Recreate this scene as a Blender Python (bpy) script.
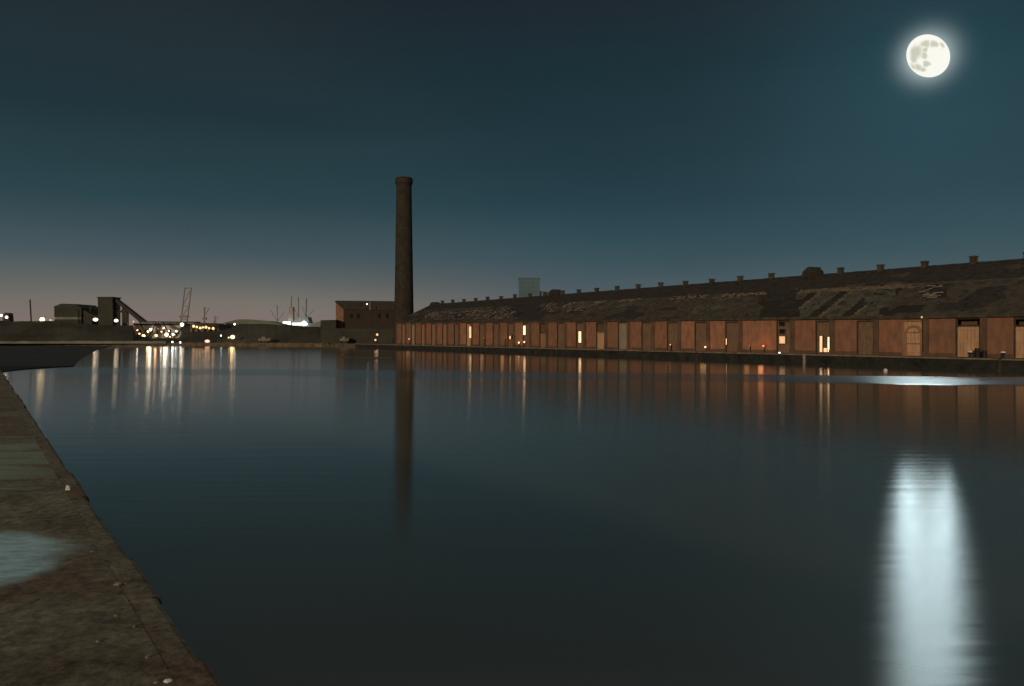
import bpy, bmesh, math, random
from mathutils import Vector, Matrix

random.seed(7)
for o in list(bpy.data.objects):
    bpy.data.objects.remove(o)
C = bpy.context.scene.collection
S = bpy.context.scene
R = math.radians

# ------------------------------------------------------------------ camera
F = 800.0            # focal length in pixels of the 1024 px wide frame
HZ = 336.0           # horizon row
EYE = 3.7            # metres above the water
cam_d = bpy.data.cameras.new('camera')
cam_d.sensor_width = 36.0
cam_d.lens = F / 1024.0 * 36.0
cam_d.shift_y = -(343.0 - HZ) / 1024.0
cam_d.clip_start = 0.1
cam_d.clip_end = 12000
cam = bpy.data.objects.new('camera', cam_d)
cam.location = (0, 0, EYE)
cam.rotation_euler = (R(90), 0, 0)
C.objects.link(cam)
S.camera = cam


def W(px, py, Z):
    """point of the place seen at that pixel at depth Z"""
    return Vector(((px - 512.0) / F * Z, Z, EYE + (HZ - py) / F * Z))


# ------------------------------------------------------------------ sky
MOON_D = 3000.0
MOON_POS = W(928, 56, MOON_D)
MDIR = (MOON_POS - Vector((0, 0, EYE))).normalized()

S.view_settings.view_transform = 'Standard'
S.view_settings.look = 'None'
S.view_settings.exposure = 0
S.view_settings.gamma = 1
S.cycles.use_denoising = True
S.cycles.max_bounces = 6
S.cycles.sample_clamp_indirect = 4.0
S.cycles.caustics_reflective = False
S.cycles.caustics_refractive = False

w = bpy.data.worlds.new("World")
S.world = w
w.use_nodes = True
nt = w.node_tree
nt.nodes.clear()


def N(tree, typ, **kw):
    n = tree.nodes.new(typ)
    for k, v in kw.items():
        setattr(n, k, v)
    return n


def srgb(r, g, b):
    f = lambda c: (c / 255 / 12.92) if c <= 10 else ((c / 255 + .055) / 1.055) ** 2.4
    return (f(r), f(g), f(b), 1)


def math_n(tree, op, a, b=None, c=None, clamp=False):
    n = N(tree, 'ShaderNodeMath', operation=op)
    n.use_clamp = clamp
    for i, v in enumerate((a, b, c)):
        if v is None:
            continue
        if isinstance(v, (int, float)):
            n.inputs[i].default_value = v
        else:
            tree.links.new(v, n.inputs[i])
    return n.outputs[0]


def ramp(tree, fac, stops, interp='LINEAR'):
    n = N(tree, 'ShaderNodeValToRGB')
    n.color_ramp.interpolation = interp
    e = n.color_ramp.elements
    while len(e) > 1:
        e.remove(e[-1])
    e[0].position, e[0].color = stops[0][0], stops[0][1]
    for p, c in stops[1:]:
        q = e.new(p)
        q.color = c
    tree.links.new(fac, n.inputs[0])
    return n.outputs[0]


def mix(tree, fac, a, b, blend='MIX'):
    n = N(tree, 'ShaderNodeMix', data_type='RGBA', blend_type=blend)
    for i, v in ((0, fac), (6, a), (7, b)):
        if isinstance(v, (int, float, tuple)):
            n.inputs[i].default_value = v
        else:
            tree.links.new(v, n.inputs[i])
    return n.outputs[2]


tc = N(nt, 'ShaderNodeTexCoord')
sep = N(nt, 'ShaderNodeSeparateXYZ')
nt.links.new(tc.outputs['Generated'], sep.inputs[0])
zc = math_n(nt, 'MAXIMUM', sep.outputs[2], 0.0)
# side away from the town: teal night sky
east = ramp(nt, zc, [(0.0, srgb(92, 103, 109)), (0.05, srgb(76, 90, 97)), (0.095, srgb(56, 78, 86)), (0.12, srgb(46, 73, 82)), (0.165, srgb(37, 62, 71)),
                     (0.25, srgb(31, 52, 60)), (0.316, srgb(26, 46, 53)), (0.39, srgb(30, 38, 45)), (.6, (.09, .09, .085, 1)), (1.0, (.20, .19, .175, 1))])  # zenith above the frame brightened, added to lift water and quay
# side over the town: pinkish light on the horizon
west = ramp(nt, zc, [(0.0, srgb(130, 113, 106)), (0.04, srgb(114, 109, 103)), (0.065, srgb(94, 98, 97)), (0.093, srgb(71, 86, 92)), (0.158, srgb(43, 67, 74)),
                     (0.25, srgb(34, 52, 58)), (0.36, srgb(38, 47, 50)), (.42, srgb(34, 40, 43)), (.6, (.09, .09, .085, 1)), (1.0, (.20, .19, .175, 1))])  # same added brightness in the unseen upper sky
dot = N(nt, 'ShaderNodeVectorMath', operation='DOT_PRODUCT')
az = R(-25)
dot.inputs[1].default_value = (math.sin(az), math.cos(az), 0)
nt.links.new(tc.outputs['Generated'], dot.inputs[0])
side = N(nt, 'ShaderNodeMapRange', interpolation_type='SMOOTHSTEP')
side.inputs[1].default_value = 0.84
side.inputs[2].default_value = 0.995
nt.links.new(dot.outputs['Value'], side.inputs[0])
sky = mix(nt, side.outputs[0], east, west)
# aureole of the moon in the damp air
d2 = N(nt, 'ShaderNodeVectorMath', operation='DOT_PRODUCT')
d2.inputs[1].default_value = MDIR
nt.links.new(tc.outputs['Generated'], d2.inputs[0])
a2 = math_n(nt, 'MULTIPLY', math_n(nt, 'SUBTRACT', 1.0, d2.outputs['Value']), 2.0)   # angle squared


def aur(sig_deg, col, k):
    e = math_n(nt, 'EXPONENT', math_n(nt, 'MULTIPLY', a2, -1.0 / R(sig_deg) ** 2))
    return mix(nt, 1.0, (col[0] * k, col[1] * k, col[2] * k, 1), e, 'MULTIPLY')


sky = mix(nt, 1.0, sky, aur(8.5, (.05, .72, 1), .026), 'ADD')
sky = mix(nt, 1.0, sky, aur(1.2, (.75, .88, .88), .80), 'ADD')
# moonlit air: the physical sky with the moon in the sun's place, very weak
nis = N(nt, 'ShaderNodeTexSky', sky_type='NISHITA')
nis.sun_disc = False
nis.sun_elevation = math.asin(MDIR.z)
nis.sun_rotation = math.atan2(MDIR.x, MDIR.y)
nis.ozone_density = 3
sky = mix(nt, 1.0, sky, mix(nt, 1.0, nis.outputs[0], (.0003, .0004, .0005, 1), 'MULTIPLY'), 'ADD')
# thin uneven haze
hz = N(nt, 'ShaderNodeTexNoise')
hz.inputs['Scale'].default_value = 3.0
hz.inputs['Detail'].default_value = 4
hm = N(nt, 'ShaderNodeMapping')
hm.inputs['Scale'].default_value = (1, 1, 4)
nt.links.new(tc.outputs['Generated'], hm.inputs[0])
nt.links.new(hm.outputs[0], hz.inputs[0])
sky = mix(nt, 1.0, sky, ramp(nt, hz.outputs[0], [(.3, (.93, .94, .95, 1)), (.7, (1.06, 1.05, 1.04, 1))]), 'MULTIPLY')
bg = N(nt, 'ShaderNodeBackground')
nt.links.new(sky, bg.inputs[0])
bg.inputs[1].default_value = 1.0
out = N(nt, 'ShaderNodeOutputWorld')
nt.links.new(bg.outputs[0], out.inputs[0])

# warm directional light: the dock floodlights far behind the photographer
sun_d = bpy.data.lights.new('dock_floodlights', 'SUN')
sun_d.energy = 1.35
sun_d.color = (1.0, .78, .55)
sun_d.angle = R(2.0)
sun = bpy.data.objects.new('dock_floodlights', sun_d)
sun_from = Vector((-.38, -.92, math.tan(R(9)))).normalized()
sun.rotation_euler = (-sun_from).to_track_quat('-Z', 'Y').to_euler()
C.objects.link(sun)

# moonlight: a spherical lamp round the moon
MR = 22.0 / F * MOON_POS.y * 1.03
md = bpy.data.lights.new('moonlight', 'POINT')
md.shadow_soft_size = MR * 1.01
MOON_L = 88.0
md.energy = MOON_L * 4 * math.pi ** 2 * (MR * 1.01) ** 2
md.color = (.74, .96, 1.0)
ml = bpy.data.objects.new('moonlight', md)
ml.location = MOON_POS
C.objects.link(ml)


# ------------------------------------------------------------------ materials
def mat(name, col, rough=.85, var=.25, scale=1.0, col2=None, spec=.3, bump=0.0, metal=0.0, stretch=(1, 1, 1)):
    m = bpy.data.materials.new(name)
    m.use_nodes = True
    t = m.node_tree
    b = t.nodes['Principled BSDF']
    tcn = N(t, 'ShaderNodeTexCoord')
    mp = N(t, 'ShaderNodeMapping')
    mp.inputs['Scale'].default_value = stretch
    t.links.new(tcn.outputs['Object'], mp.inputs[0])
    nz = N(t, 'ShaderNodeTexNoise')
    nz.inputs['Scale'].default_value = scale
    nz.inputs['Detail'].default_value = 6
    nz.inputs['Roughness'].default_value = .65
    t.links.new(mp.outputs[0], nz.inputs[0])
    if col2 is None:
        col2 = tuple(c * (1 - var * 1.6) for c in col)
        col = tuple(min(1, c * (1 + var)) for c in col)
    c = ramp(t, nz.outputs[0], [(0.33, (*col2, 1)), (0.66, (*col, 1))])
    t.links.new(c, b.inputs['Base Color'])
    b.inputs['Roughness'].default_value = rough
    b.inputs['Metallic'].default_value = metal
    b.inputs['Specular IOR Level'].default_value = spec
    if bump:
        bp = N(t, 'ShaderNodeBump')
        bp.inputs['Strength'].default_value = bump
        t.links.new(nz.outputs[0], bp.inputs['Height'])
        t.links.new(bp.outputs[0], b.inputs['Normal'])
    return m


def emat(name, col, strength):
    m = bpy.data.materials.new(name)
    m.use_nodes = True
    t = m.node_tree
    b = t.nodes['Principled BSDF']
    b.inputs['Base Color'].default_value = (*col, 1)
    b.inputs['Emission Color'].default_value = (*col, 1)
    nz = N(t, 'ShaderNodeTexNoise')
    nz.inputs['Scale'].default_value = 1.3
    tcn = N(t, 'ShaderNodeTexCoord')
    t.links.new(tcn.outputs['Object'], nz.inputs[0])
    v = math_n(t, 'MULTIPLY_ADD', nz.outputs[0], strength * .8, strength * .6)
    t.links.new(v, b.inputs['Emission Strength'])
    return m


def brick_mat(name, c1, c2, stain, sc=1.0):
    m = bpy.data.materials.new(name)
    m.use_nodes = True
    t = m.node_tree
    b = t.nodes['Principled BSDF']
    tcn = N(t, 'ShaderNodeTexCoord')
    # bricks run on (x, z) of the wall
    sp = N(t, 'ShaderNodeSeparateXYZ')
    t.links.new(tcn.outputs['Object'], sp.inputs[0])
    cb = N(t, 'ShaderNodeCombineXYZ')
    t.links.new(sp.outputs[0], cb.inputs[0])
    t.links.new(sp.outputs[2], cb.inputs[1])
    br = N(t, 'ShaderNodeTexBrick')
    br.inputs['Scale'].default_value = 4.4 * sc
    br.inputs['Mortar Size'].default_value = .012
    br.inputs['Color1'].default_value = (*c1, 1)
    br.inputs['Color2'].default_value = (*c2, 1)
    br.inputs['Mortar'].default_value = (c1[0] * .8, c1[1] * .9, c1[2], 1)
    t.links.new(cb.outputs[0], br.inputs[0])
    n1 = N(t, 'ShaderNodeTexNoise')
    n1.inputs['Scale'].default_value = .55
    n1.inputs['Detail'].default_value = 8
    n1.inputs['Roughness'].default_value = .7
    t.links.new(tcn.outputs['Object'], n1.inputs[0])
    c = mix(t, ramp(t, n1.outputs[0], [(0.40, (0, 0, 0, 1)), (0.64, (1, 1, 1, 1))]), br.outputs[0], (*stain, 1))
    mp = N(t, 'ShaderNodeMapping')
    mp.inputs['Scale'].default_value = (1.3, 1.3, .5)
    t.links.new(tcn.outputs['Object'], mp.inputs[0])
    n2 = N(t, 'ShaderNodeTexNoise')
    n2.inputs['Scale'].default_value = 1.2
    n2.inputs['Detail'].default_value = 5
    t.links.new(mp.outputs[0], n2.inputs[0])
    c = mix(t, .35, c, ramp(t, n2.outputs[0], [(0.3, (.35, .33, .3, 1)), (0.62, (1.25, 1.25, 1.2, 1))]), 'MULTIPLY')
    t.links.new(c, b.inputs['Base Color'])
    b.inputs['Roughness'].default_value = .9
    b.inputs['Specular IOR Level'].default_value = .2
    return m


M = {}
M['brick'] = brick_mat('red_brick', (.40, .18, .105), (.33, .145, .085), (.24, .135, .09))
M['brick_brown'] = brick_mat('brown_brick', (.33, .165, .095), (.27, .13, .078), (.24, .135, .085))
M['brick_orange'] = brick_mat('orange_brick', (.47, .22, .125), (.40, .18, .10), (.31, .17, .105))
M['pier'] = brick_mat('sooty_brick', (.19, .115, .07), (.15, .09, .058), (.12, .082, .055))
M['chimney'] = brick_mat('sooty_chimney_brick', (.070, .054, .038), (.052, .043, .031), (.036, .034, .027))
M['chimney_wall'] = brick_mat('dark_hall_brick', (.060, .044, .034), (.050, .038, .030), (.045, .036, .028))  # hall wall toned darker than its lit gable
M['slate'] = mat('dark_slate', (.046, .039, .031), .8, .3, 1.2)
M['slate_green'] = mat('mossy_slate', (.10, .098, .066), .85, .35, .9)
M['slate_mid'] = mat('weathered_slate', (.085, .071, .051), .8, .3, 1.0)
M['tan'] = mat('bare_roof_boards', (.19, .145, .092), .9, .3, 1.5)
M['batten'] = mat('pale_battens', (.34, .26, .195), .9, .3, 2.0)
M['deck'] = mat('roof_void', (.03, .026, .02), .95, .2, 1)
M['stone_dark'] = mat('wet_quay_stone', (.030, .030, .024), .7, .4, .8)
M['stone_cap'] = mat('pale_quay_coping', (.25, .19, .125), .8, .35, .7)
M['apron'] = mat('quay_setts', (.15, .11, .07), .9, .35, .6)
M['door_dark'] = mat('dark_planks', (.235, .15, .092), .8, .3, 1.5, stretch=(6, 6, .4))
M['door_tan'] = mat('tan_planks', (.36, .21, .115), .8, .25, 1.5, stretch=(6, 6, .4))
M['door_pale'] = mat('pale_planks', (.60, .36, .20), .8, .2, 1.2, stretch=(5, 5, .5))
M['door_grey'] = mat('grey_planks', (.36, .28, .20), .8, .2, 1.2, stretch=(5, 5, .5))
M['black'] = mat('open_black', (.012, .011, .010), .9, .2, 1)
M['iron'] = mat('dark_iron', (.03, .027, .024), .6, .3, 2, metal=.2)
M['far_dark'] = mat('far_dark_cladding', (.056, .054, .040), .9, .2, .2)
M['far_band'] = mat('far_pale_band', (.21, .21, .17), .9, .2, .2)
M['earth'] = mat('embankment_earth', (.062, .058, .040), .95, .35, .05, bump=.3)
M['mud'] = mat('wet_mud', (.030, .029, .023), .8, .4, .08)
M['crane'] = mat('hazed_crane_steel', (.32, .29, .29), .8, .1, .1)  # distance haze put into the steel colour
M['ship'] = mat('pale_ship_paint', (.20, .225, .235), .7, .1, .1)
M['conc'] = mat('hazed_tower_concrete', (.12, .185, .215), .9, .08, .1)  # far haze mixed into the concrete colour
M['conc_dark'] = mat('dull_window_glass', (.095, .15, .175), .6, .1, .1)
M['wood'] = mat('post_timber', (.07, .055, .04), .85, .3, 1.5)
M['pale_rock'] = mat('pale_rubble', (.26, .24, .18), .85, .2, 9)
M['white_scrap'] = mat('white_scrap', (.75, .78, .72), .7, .05, 9)
M['rust'] = mat('rusty_scrap', (.30, .12, .06), .85, .3, 20)
M['fill_hall'] = mat('fill_hall_wall', (.62, .58, .48), .9, .25, .12)
M['shed_pale'] = mat('pale_green_roof', (.16, .19, .15), .8, .15, .1)
M['e_white'] = emat('lamp_white', (1.0, .90, .72), 2.6)
M['e_warm'] = emat('lamp_warm', (1.0, .70, .32), 4)
M['e_orange'] = emat('lamp_orange', (1.0, .62, .28), 1.7)
M['e_pink'] = emat('lamp_pink', (1.0, .52, .36), 1.6)
M['e_cool'] = emat('lamp_cool', (.80, .95, 1.0), 3.5)
M['e_win'] = emat('window_light', (1.0, .60, .32), .9)
M['e_winhot'] = emat('window_light_bright', (1.0, .62, .32), 2.0)
M['e_windim'] = emat('window_light_dim', (1.0, .60, .34), .55)
M['e_ship'] = emat('ship_light', (.93, 1.0, .86), 4)
M['e_red'] = emat('red_light', (1.0, .30, .14), .9)


# ------------------------------------------------------------------ mesh helpers
class MB:
    def __init__(s):
        s.v, s.f, s.m = [], [], []

    def face(s, pts, mi=0):
        k = len(s.v)
        s.v += [tuple(p) for p in pts]
        s.f.append(tuple(range(k, k + len(pts))))
        s.m.append(mi)

    def box(s, x0, x1, y0, y1, z0, z1, mi=0):
        k = len(s.v)
        s.v += [(x0, y0, z0), (x1, y0, z0), (x1, y1, z0), (x0, y1, z0), (x0, y0, z1), (x1, y0, z1), (x1, y1, z1), (x0, y1, z1)]
        for q in ((0, 3, 2, 1), (4, 5, 6, 7), (0, 1, 5, 4), (1, 2, 6, 5), (2, 3, 7, 6), (3, 0, 4, 7)):
            s.f.append(tuple(k + i for i in q))
            s.m.append(mi)
        return s

    def prism(s, poly, a0, a1, axis='y', mi=0):
        """poly of 2-D points pushed along an axis. axis y: (x,z); axis x: (y,z); axis z: (x,y)"""
        mk = {'y': lambda p, a: (p[0], a, p[1]), 'x': lambda p, a: (a, p[0], p[1]), 'z': lambda p, a: (p[0], p[1], a)}[axis]
        k, n = len(s.v), len(poly)
        s.v += [mk(p, a0) for p in poly] + [mk(p, a1) for p in poly]
        s.f.append(tuple(k + i for i in range(n)))
        s.f.append(tuple(k + n + i for i in reversed(range(n))))
        s.m += [mi, mi]
        for i in range(n):
            j = (i + 1) % n
            s.f.append((k + i, k + n + i, k + n + j, k + j))
            s.m.append(mi)
        return s

    def tube(s, a, b, r0, r1=None, n=8, mi=0):
        a, b = Vector(a), Vector(b)
        r1 = r0 if r1 is None else r1
        ax = (b - a).normalized()
        u = ax.cross(Vector((0, 0, 1)) if abs(ax.z) < .9 else Vector((1, 0, 0))).normalized()
        v = ax.cross(u)
        k = len(s.v)
        for p, r in ((a, r0), (b, r1)):
            for i in range(n):
                t = 2 * math.pi * i / n
                s.v.append(tuple(p + (u * math.cos(t) + v * math.sin(t)) * r))
        for i in range(n):
            j = (i + 1) % n
            s.f.append((k + i, k + j, k + n + j, k + n + i))
            s.m.append(mi)
        s.f.append(tuple(k + i for i in reversed(range(n))))
        s.f.append(tuple(k + n + i for i in range(n)))
        s.m += [mi, mi]
        return s

    def lathe(s, prof, n=32, mi=0, c=(0, 0)):
        k = len(s.v)
        for r, z in prof:
            for i in range(n):
                t = 2 * math.pi * i / n
                s.v.append((c[0] + r * math.cos(t), c[1] + r * math.sin(t), z))
        for q in range(len(prof) - 1):
            for i in range(n):
                j = (i + 1) % n
                s.f.append((k + q * n + i, k + q * n + j, k + (q + 1) * n + j, k + (q + 1) * n + i))
                s.m.append(mi)
        s.f.append(tuple(k + i for i in reversed(range(n))))
        s.f.append(tuple(k + (len(prof) - 1) * n + i for i in range(n)))
        s.m += [mi, mi]
        return s

    def ball(s, c, r, sx=1, sy=1, sz=1, n=10, m=7, jit=0.0, mi=0):
        k = len(s.v)
        rows = []
        for a in range(1, m):
            th = math.pi * a / m
            row = []
            for i in range(n):
                t = 2 * math.pi * i / n
                rr = r * (1 + random.uniform(-jit, jit))
                row.append(len(s.v))
                s.v.append((c[0] + rr * sx * math.sin(th) * math.cos(t), c[1] + rr * sy * math.sin(th) * math.sin(t), c[2] + rr * sz * math.cos(th)))
            rows.append(row)
        top = len(s.v)
        s.v.append((c[0], c[1], c[2] + r * sz))
        bot = len(s.v)
        s.v.append((c[0], c[1], c[2] - r * sz))
        for i in range(n):
            j = (i + 1) % n
            s.f.append((top, rows[0][i], rows[0][j]))
            s.f.append((bot, rows[-1][j], rows[-1][i]))
            s.m += [mi, mi]
            for q in range(len(rows) - 1):
                s.f.append((rows[q][i], rows[q + 1][i], rows[q + 1][j], rows[q][j]))
                s.m.append(mi)
        return s

    def build(s, name, mats, parent=None, smooth=False):
        me = bpy.data.meshes.new(name)
        me.from_pydata(s.v, [], s.f)
        for mm in (mats if isinstance(mats, (list, tuple)) else [mats]):
            me.materials.append(mm)
        me.polygons.foreach_set('material_index', s.m)
        if smooth:
            me.polygons.foreach_set('use_smooth', [True] * len(s.f))
        me.update()
        o = bpy.data.objects.new(name, me)
        C.objects.link(o)
        if parent is not None:
            o.parent = parent
        return o


def tag(o, label=None, cat=None, group=None, kind=None):
    if label:
        o['label'] = label
    if cat:
        o['category'] = cat
    if group:
        o['group'] = group
    if kind:
        o['kind'] = kind
    return o


def empty(name, loc, label, cat, group=None, rz=0):
    o = bpy.data.objects.new(name, None)
    o.location = loc
    o.rotation_euler = (0, 0, rz)
    o.empty_display_size = .5
    C.objects.link(o)
    return tag(o, label, cat, group)


QZ = 1.2      # far quay level
NZ = 1.9      # near quay level

# ------------------------------------------------------------------ ground, quays
# warehouse frame: far base corner of the front wall, x towards the near end, y into the building
DV = Vector((-.5231, .8523, 0))
NV = Vector((.8523, .5231, 0))
PW = 94.8


def u_of(px):
    return 15748.0 / (px - 21.0)


U0 = 41.9
BL = 5.65 / .8523


def lx(px):
    return (U0 - u_of(px)) * BL


Z_FAR = 5.65 * U0
T_FAR = (Z_FAR - .5231 * PW) / .8523
WORG = DV * T_FAR + NV * PW


def wpt(x, y, z):
    """warehouse-local to world"""
    p = WORG - DV * x + NV * y
    return Vector((p.x, p.y, QZ + z))


def quay_pt(t, p=88.8):
    q = DV * t + NV * p
    return (q.x, q.y)


t_a = T_FAR + 4
shore = [(-260, 312), (-150, 306), (-118, 303), (-67.7, 284), quay_pt(T_FAR + 18), quay_pt(-95)]
poly = shore + [(900, -60), (4000, 400), (4000, 8000), (-5000, 8000), (-5000, 312)]
mb = MB()
mb.prism(poly, -3, QZ, 'z')
g = mb.build('quay_ground', [M['apron']])
tag(g, kind='structure')

# stone face and coping of the warehouse quay
a = quay_pt(T_FAR + 18, 88.5)
b = quay_pt(-95, 88.5)
mb = MB()
L = (Vector((*b, 0)) - Vector((*a, 0))).length
x = 0
rr = random.Random(3)
while x < L:
    s_ = rr.uniform(1.6, 2.6)
    h = rr.uniform(-.03, .03)
    mb.box(x + .02, min(L, x + s_), rr.uniform(-.05, .0), .9, -.06, .10 + h, 0)
    mb.box(x + .01, min(L, x + s_), .06 + rr.uniform(-.02, .02), .5, -2.8, -.062, 1)
    x += s_
o = mb.build('quay_wall', [M['stone_cap'], M['stone_dark']])
o.location = (a[0], a[1], QZ)
o.rotation_euler = (0, 0, math.atan2(b[1] - a[1], b[0] - a[0]))
tag(o, 'long stone quay wall with pale coping in front of the warehouse', 'quay wall')

# low dark mud bank running out from the left
mp_ = [(-0, 372.2), (14, 370.6), (28, 369.2), (52, 367.8), (74, 366.6), (77, 362), (83, 356.5), (92, 352), (100, 349), (112, 346.2)]
pts = [((p[0] - 512) / F * (3.7 * F / (p[1] - HZ)), 3.7 * F / (p[1] - HZ)) for p in mp_]
mb = MB()
poly = [(-400, 82)] + pts + [(-400, 312)]
mb.prism(poly, -1, .10, 'z')
o = mb.build('mud_bank', [M['mud']])
tag(o, kind='structure')


# near quay: one sheet with worn surface, coping and wall below
def near_mat():
    m = bpy.data.materials.new('near_quay_surface')
    m.use_nodes = True
    t = m.node_tree
    b = t.nodes['Principled BSDF']
    tcn = N(t, 'ShaderNodeTexCoord')
    n1 = N(t, 'ShaderNodeTexNoise')
    n1.inputs['Scale'].default_value = 1.1
    n1.inputs['Detail'].default_value = 9
    n1.inputs['Roughness'].default_value = .72
    t.links.new(tcn.outputs['Object'], n1.inputs[0])
    c = ramp(t, n1.outputs[0], [(.30, (.12, .09, .06, 1)), (.5, (.185, .165, .11, 1)), (.68, (.27, .25, .17, 1))])
    # reddish rust-brown patches
    n2 = N(t, 'ShaderNodeTexNoise')
    n2.inputs['Scale'].default_value = .45
    n2.inputs['Detail'].default_value = 4
    t.links.new(tcn.outputs['Object'], n2.inputs[0])
    c = mix(t, ramp(t, n2.outputs[0], [(.48, (0, 0, 0, 1)), (.66, (1, 1, 1, 1))]), c, (.17, .115, .078, 1))
    # grit
    v = N(t, 'ShaderNodeTexVoronoi')
    v.inputs['Scale'].default_value = 16
    t.links.new(tcn.outputs['Object'], v.inputs[0])
    c = mix(t, ramp(t, v.outputs['Distance'], [(.05, (.45, .45, .45, 1)), (.16, (0, 0, 0, 1))]), c, (.30, .27, .20, 1))
    g2 = N(t, 'ShaderNodeTexNoise')
    g2.inputs['Scale'].default_value = 9
    g2.inputs['Detail'].default_value = 9
    g2.inputs['Roughness'].default_value = .8
    t.links.new(tcn.outputs['Object'], g2.inputs[0])
    c = mix(t, 1.0, c, ramp(t, g2.outputs[0], [(.36, (.42, .40, .38, 1)), (.5, (.95, .95, .95, 1)), (.66, (1.6, 1.6, 1.5, 1))]), 'MULTIPLY')

    def blob(cx, cy, rx, ry, edge, nscale, st=(1, 1, 1), amp=.5):
        mp = N(t, 'ShaderNodeMapping')
        mp.vector_type = 'POINT'
        mp.inputs['Location'].default_value = (-cx / rx, -cy / ry, 0)
        mp.inputs['Scale'].default_value = (1 / rx, 1 / ry, 0)
        t.links.new(tcn.outputs['Object'], mp.inputs[0])
        ln = N(t, 'ShaderNodeVectorMath', operation='LENGTH')
        t.links.new(mp.outputs[0], ln.inputs[0])
        mp2 = N(t, 'ShaderNodeMapping')
        mp2.inputs['Scale'].default_value = st
        t.links.new(tcn.outputs['Object'], mp2.inputs[0])
        nn = N(t, 'ShaderNodeTexNoise')
        nn.inputs['Scale'].default_value = nscale
        nn.inputs['Detail'].default_value = 6
        t.links.new(mp2.outputs[0], nn.inputs[0])
        d = math_n(t, 'ADD', ln.outputs['Value'], math_n(t, 'MULTIPLY', math_n(t, 'SUBTRACT', nn.outputs[0], .5), amp))
        mr = N(t, 'ShaderNodeMapRange', interpolation_type='SMOOTHSTEP')
        mr.inputs[1].default_value = 1 - edge
        mr.inputs[2].default_value = 1 + edge
        mr.inputs[3].default_value = 1
        mr.inputs[4].default_value = 0
        t.links.new(d, mr.inputs[0])
        return mr.outputs[0]
    green = blob(-8.7, 9.9, 2.5, 3.3, .35, 1.3, (.5, 2.6, 1), 1.5)
    c = mix(t, math_n(t, 'MULTIPLY', green, .75), c, (.29, .36, .28, 1))
    pale = blob(-5.2, 6.28, 1.6, 1.10, .12, 1.8, (1, 1.0, 1), .35)
    n3 = N(t, 'ShaderNodeTexNoise')
    n3.inputs['Scale'].default_value = 5
    n3.inputs['Detail'].default_value = 7
    mp3 = N(t, 'ShaderNodeMapping')
    mp3.inputs['Scale'].default_value = (1, 3, 1)
    t.links.new(tcn.outputs['Object'], mp3.inputs[0])
    t.links.new(mp3.outputs[0], n3.inputs[0])
    pc = ramp(t, n3.outputs[0], [(.3, (.32, .46, .46, 1)), (.6, (.50, .72, .74, 1))])
    c = mix(t, pale, c, pc)
    t.links.new(c, b.inputs['Base Color'])
    b.inputs['Roughness'].default_value = .9
    b.inputs['Specular IOR Level'].default_value = .2
    bp = N(t, 'ShaderNodeBump')
    bp.inputs['Strength'].default_value = .8
    bp.inputs['Distance'].default_value = .03
    t.links.new(n1.outputs[0], bp.inputs['Height'])
    t.links.new(bp.outputs[0], b.inputs['Normal'])
    return m


M['near'] = near_mat()
EX, ES = 1.27, -.669          # near edge: x = EX + ES*y
ed = Vector((ES, 1, 0)).normalized()
en = Vector((1, -ES, 0)).normalized()     # towards the water
cop = .20
rg = random.Random(11)
mb = MB()
e0 = Vector((EX, 0, 0)) - ed * 14
L = 120
o0 = e0 - en * cop
far_ = o0 + ed * L
# surface as a fine grid near the camera so that it dips and rises a little
GX, GY = 60, 90


def nh(x, y):
    return .008 * math.sin(x * 1.7 + 1.3 * math.sin(y * .9)) + .005 * math.sin(y * 2.3 + x) + .002 * math.sin(7 * x + 3 * y)


for i in range(GX + 1):
    for j in range(GY + 1):
        s_ = (i / GX) ** 2 * 60
        q = (j / GY) ** 1.6 * L
        p = o0 + ed * q - en * s_
        fade = min(1, s_ / 1.5)
        mb.v.append((p.x, p.y, NZ - .0005 + nh(p.x, p.y) * fade))
for i in range(GX):
    for j in range(GY):
        k = i * (GY + 1) + j
        mb.f.append((k, k + GY + 1, k + GY + 2, k + 1))
        mb.m.append(0)
near = mb.build('near_quay', [M['near']], smooth=True)
tag(near, kind='structure')
# coping stones of the near edge: one kerb-like course, worn and uneven
mb = MB()
x = 0
while x < L:
    s_ = rg.uniform(.85, 1.35)
    wv = rg.uniform(-.028, .028)
    ch = .05
    y1 = 0 + wv
    z1 = rg.uniform(-.003, .0)
    mb.prism([(-cop - .01, -.5), (-cop - .01, z1), (y1 - ch, z1), (y1 - .012, z1 - .02), (y1, z1 - ch), (y1, -.5)], x + .008, x + s_ - .004, 'x')
    x += s_
mb.box(0, L, -.35, -.04, -3.2, -.502, 1)
M['cop'] = mat('worn_coping_stone', (.23, .215, .155), .9, .4, .7, col2=(.115, .095, .066), bump=.5)
o = mb.build('quay_kerb', [M['near'], M['stone_dark']])
o.location = (e0.x, e0.y, NZ)
o.rotation_euler = (0, 0, math.atan2(ed.y, ed.x))
# local y must point to the water: ed rotated +90 deg points away, so mirror through the mesh
for v in o.data.vertices:
    v.co.y = -v.co.y
o.data.flip_normals()
tag(o, kind='structure')


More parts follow.
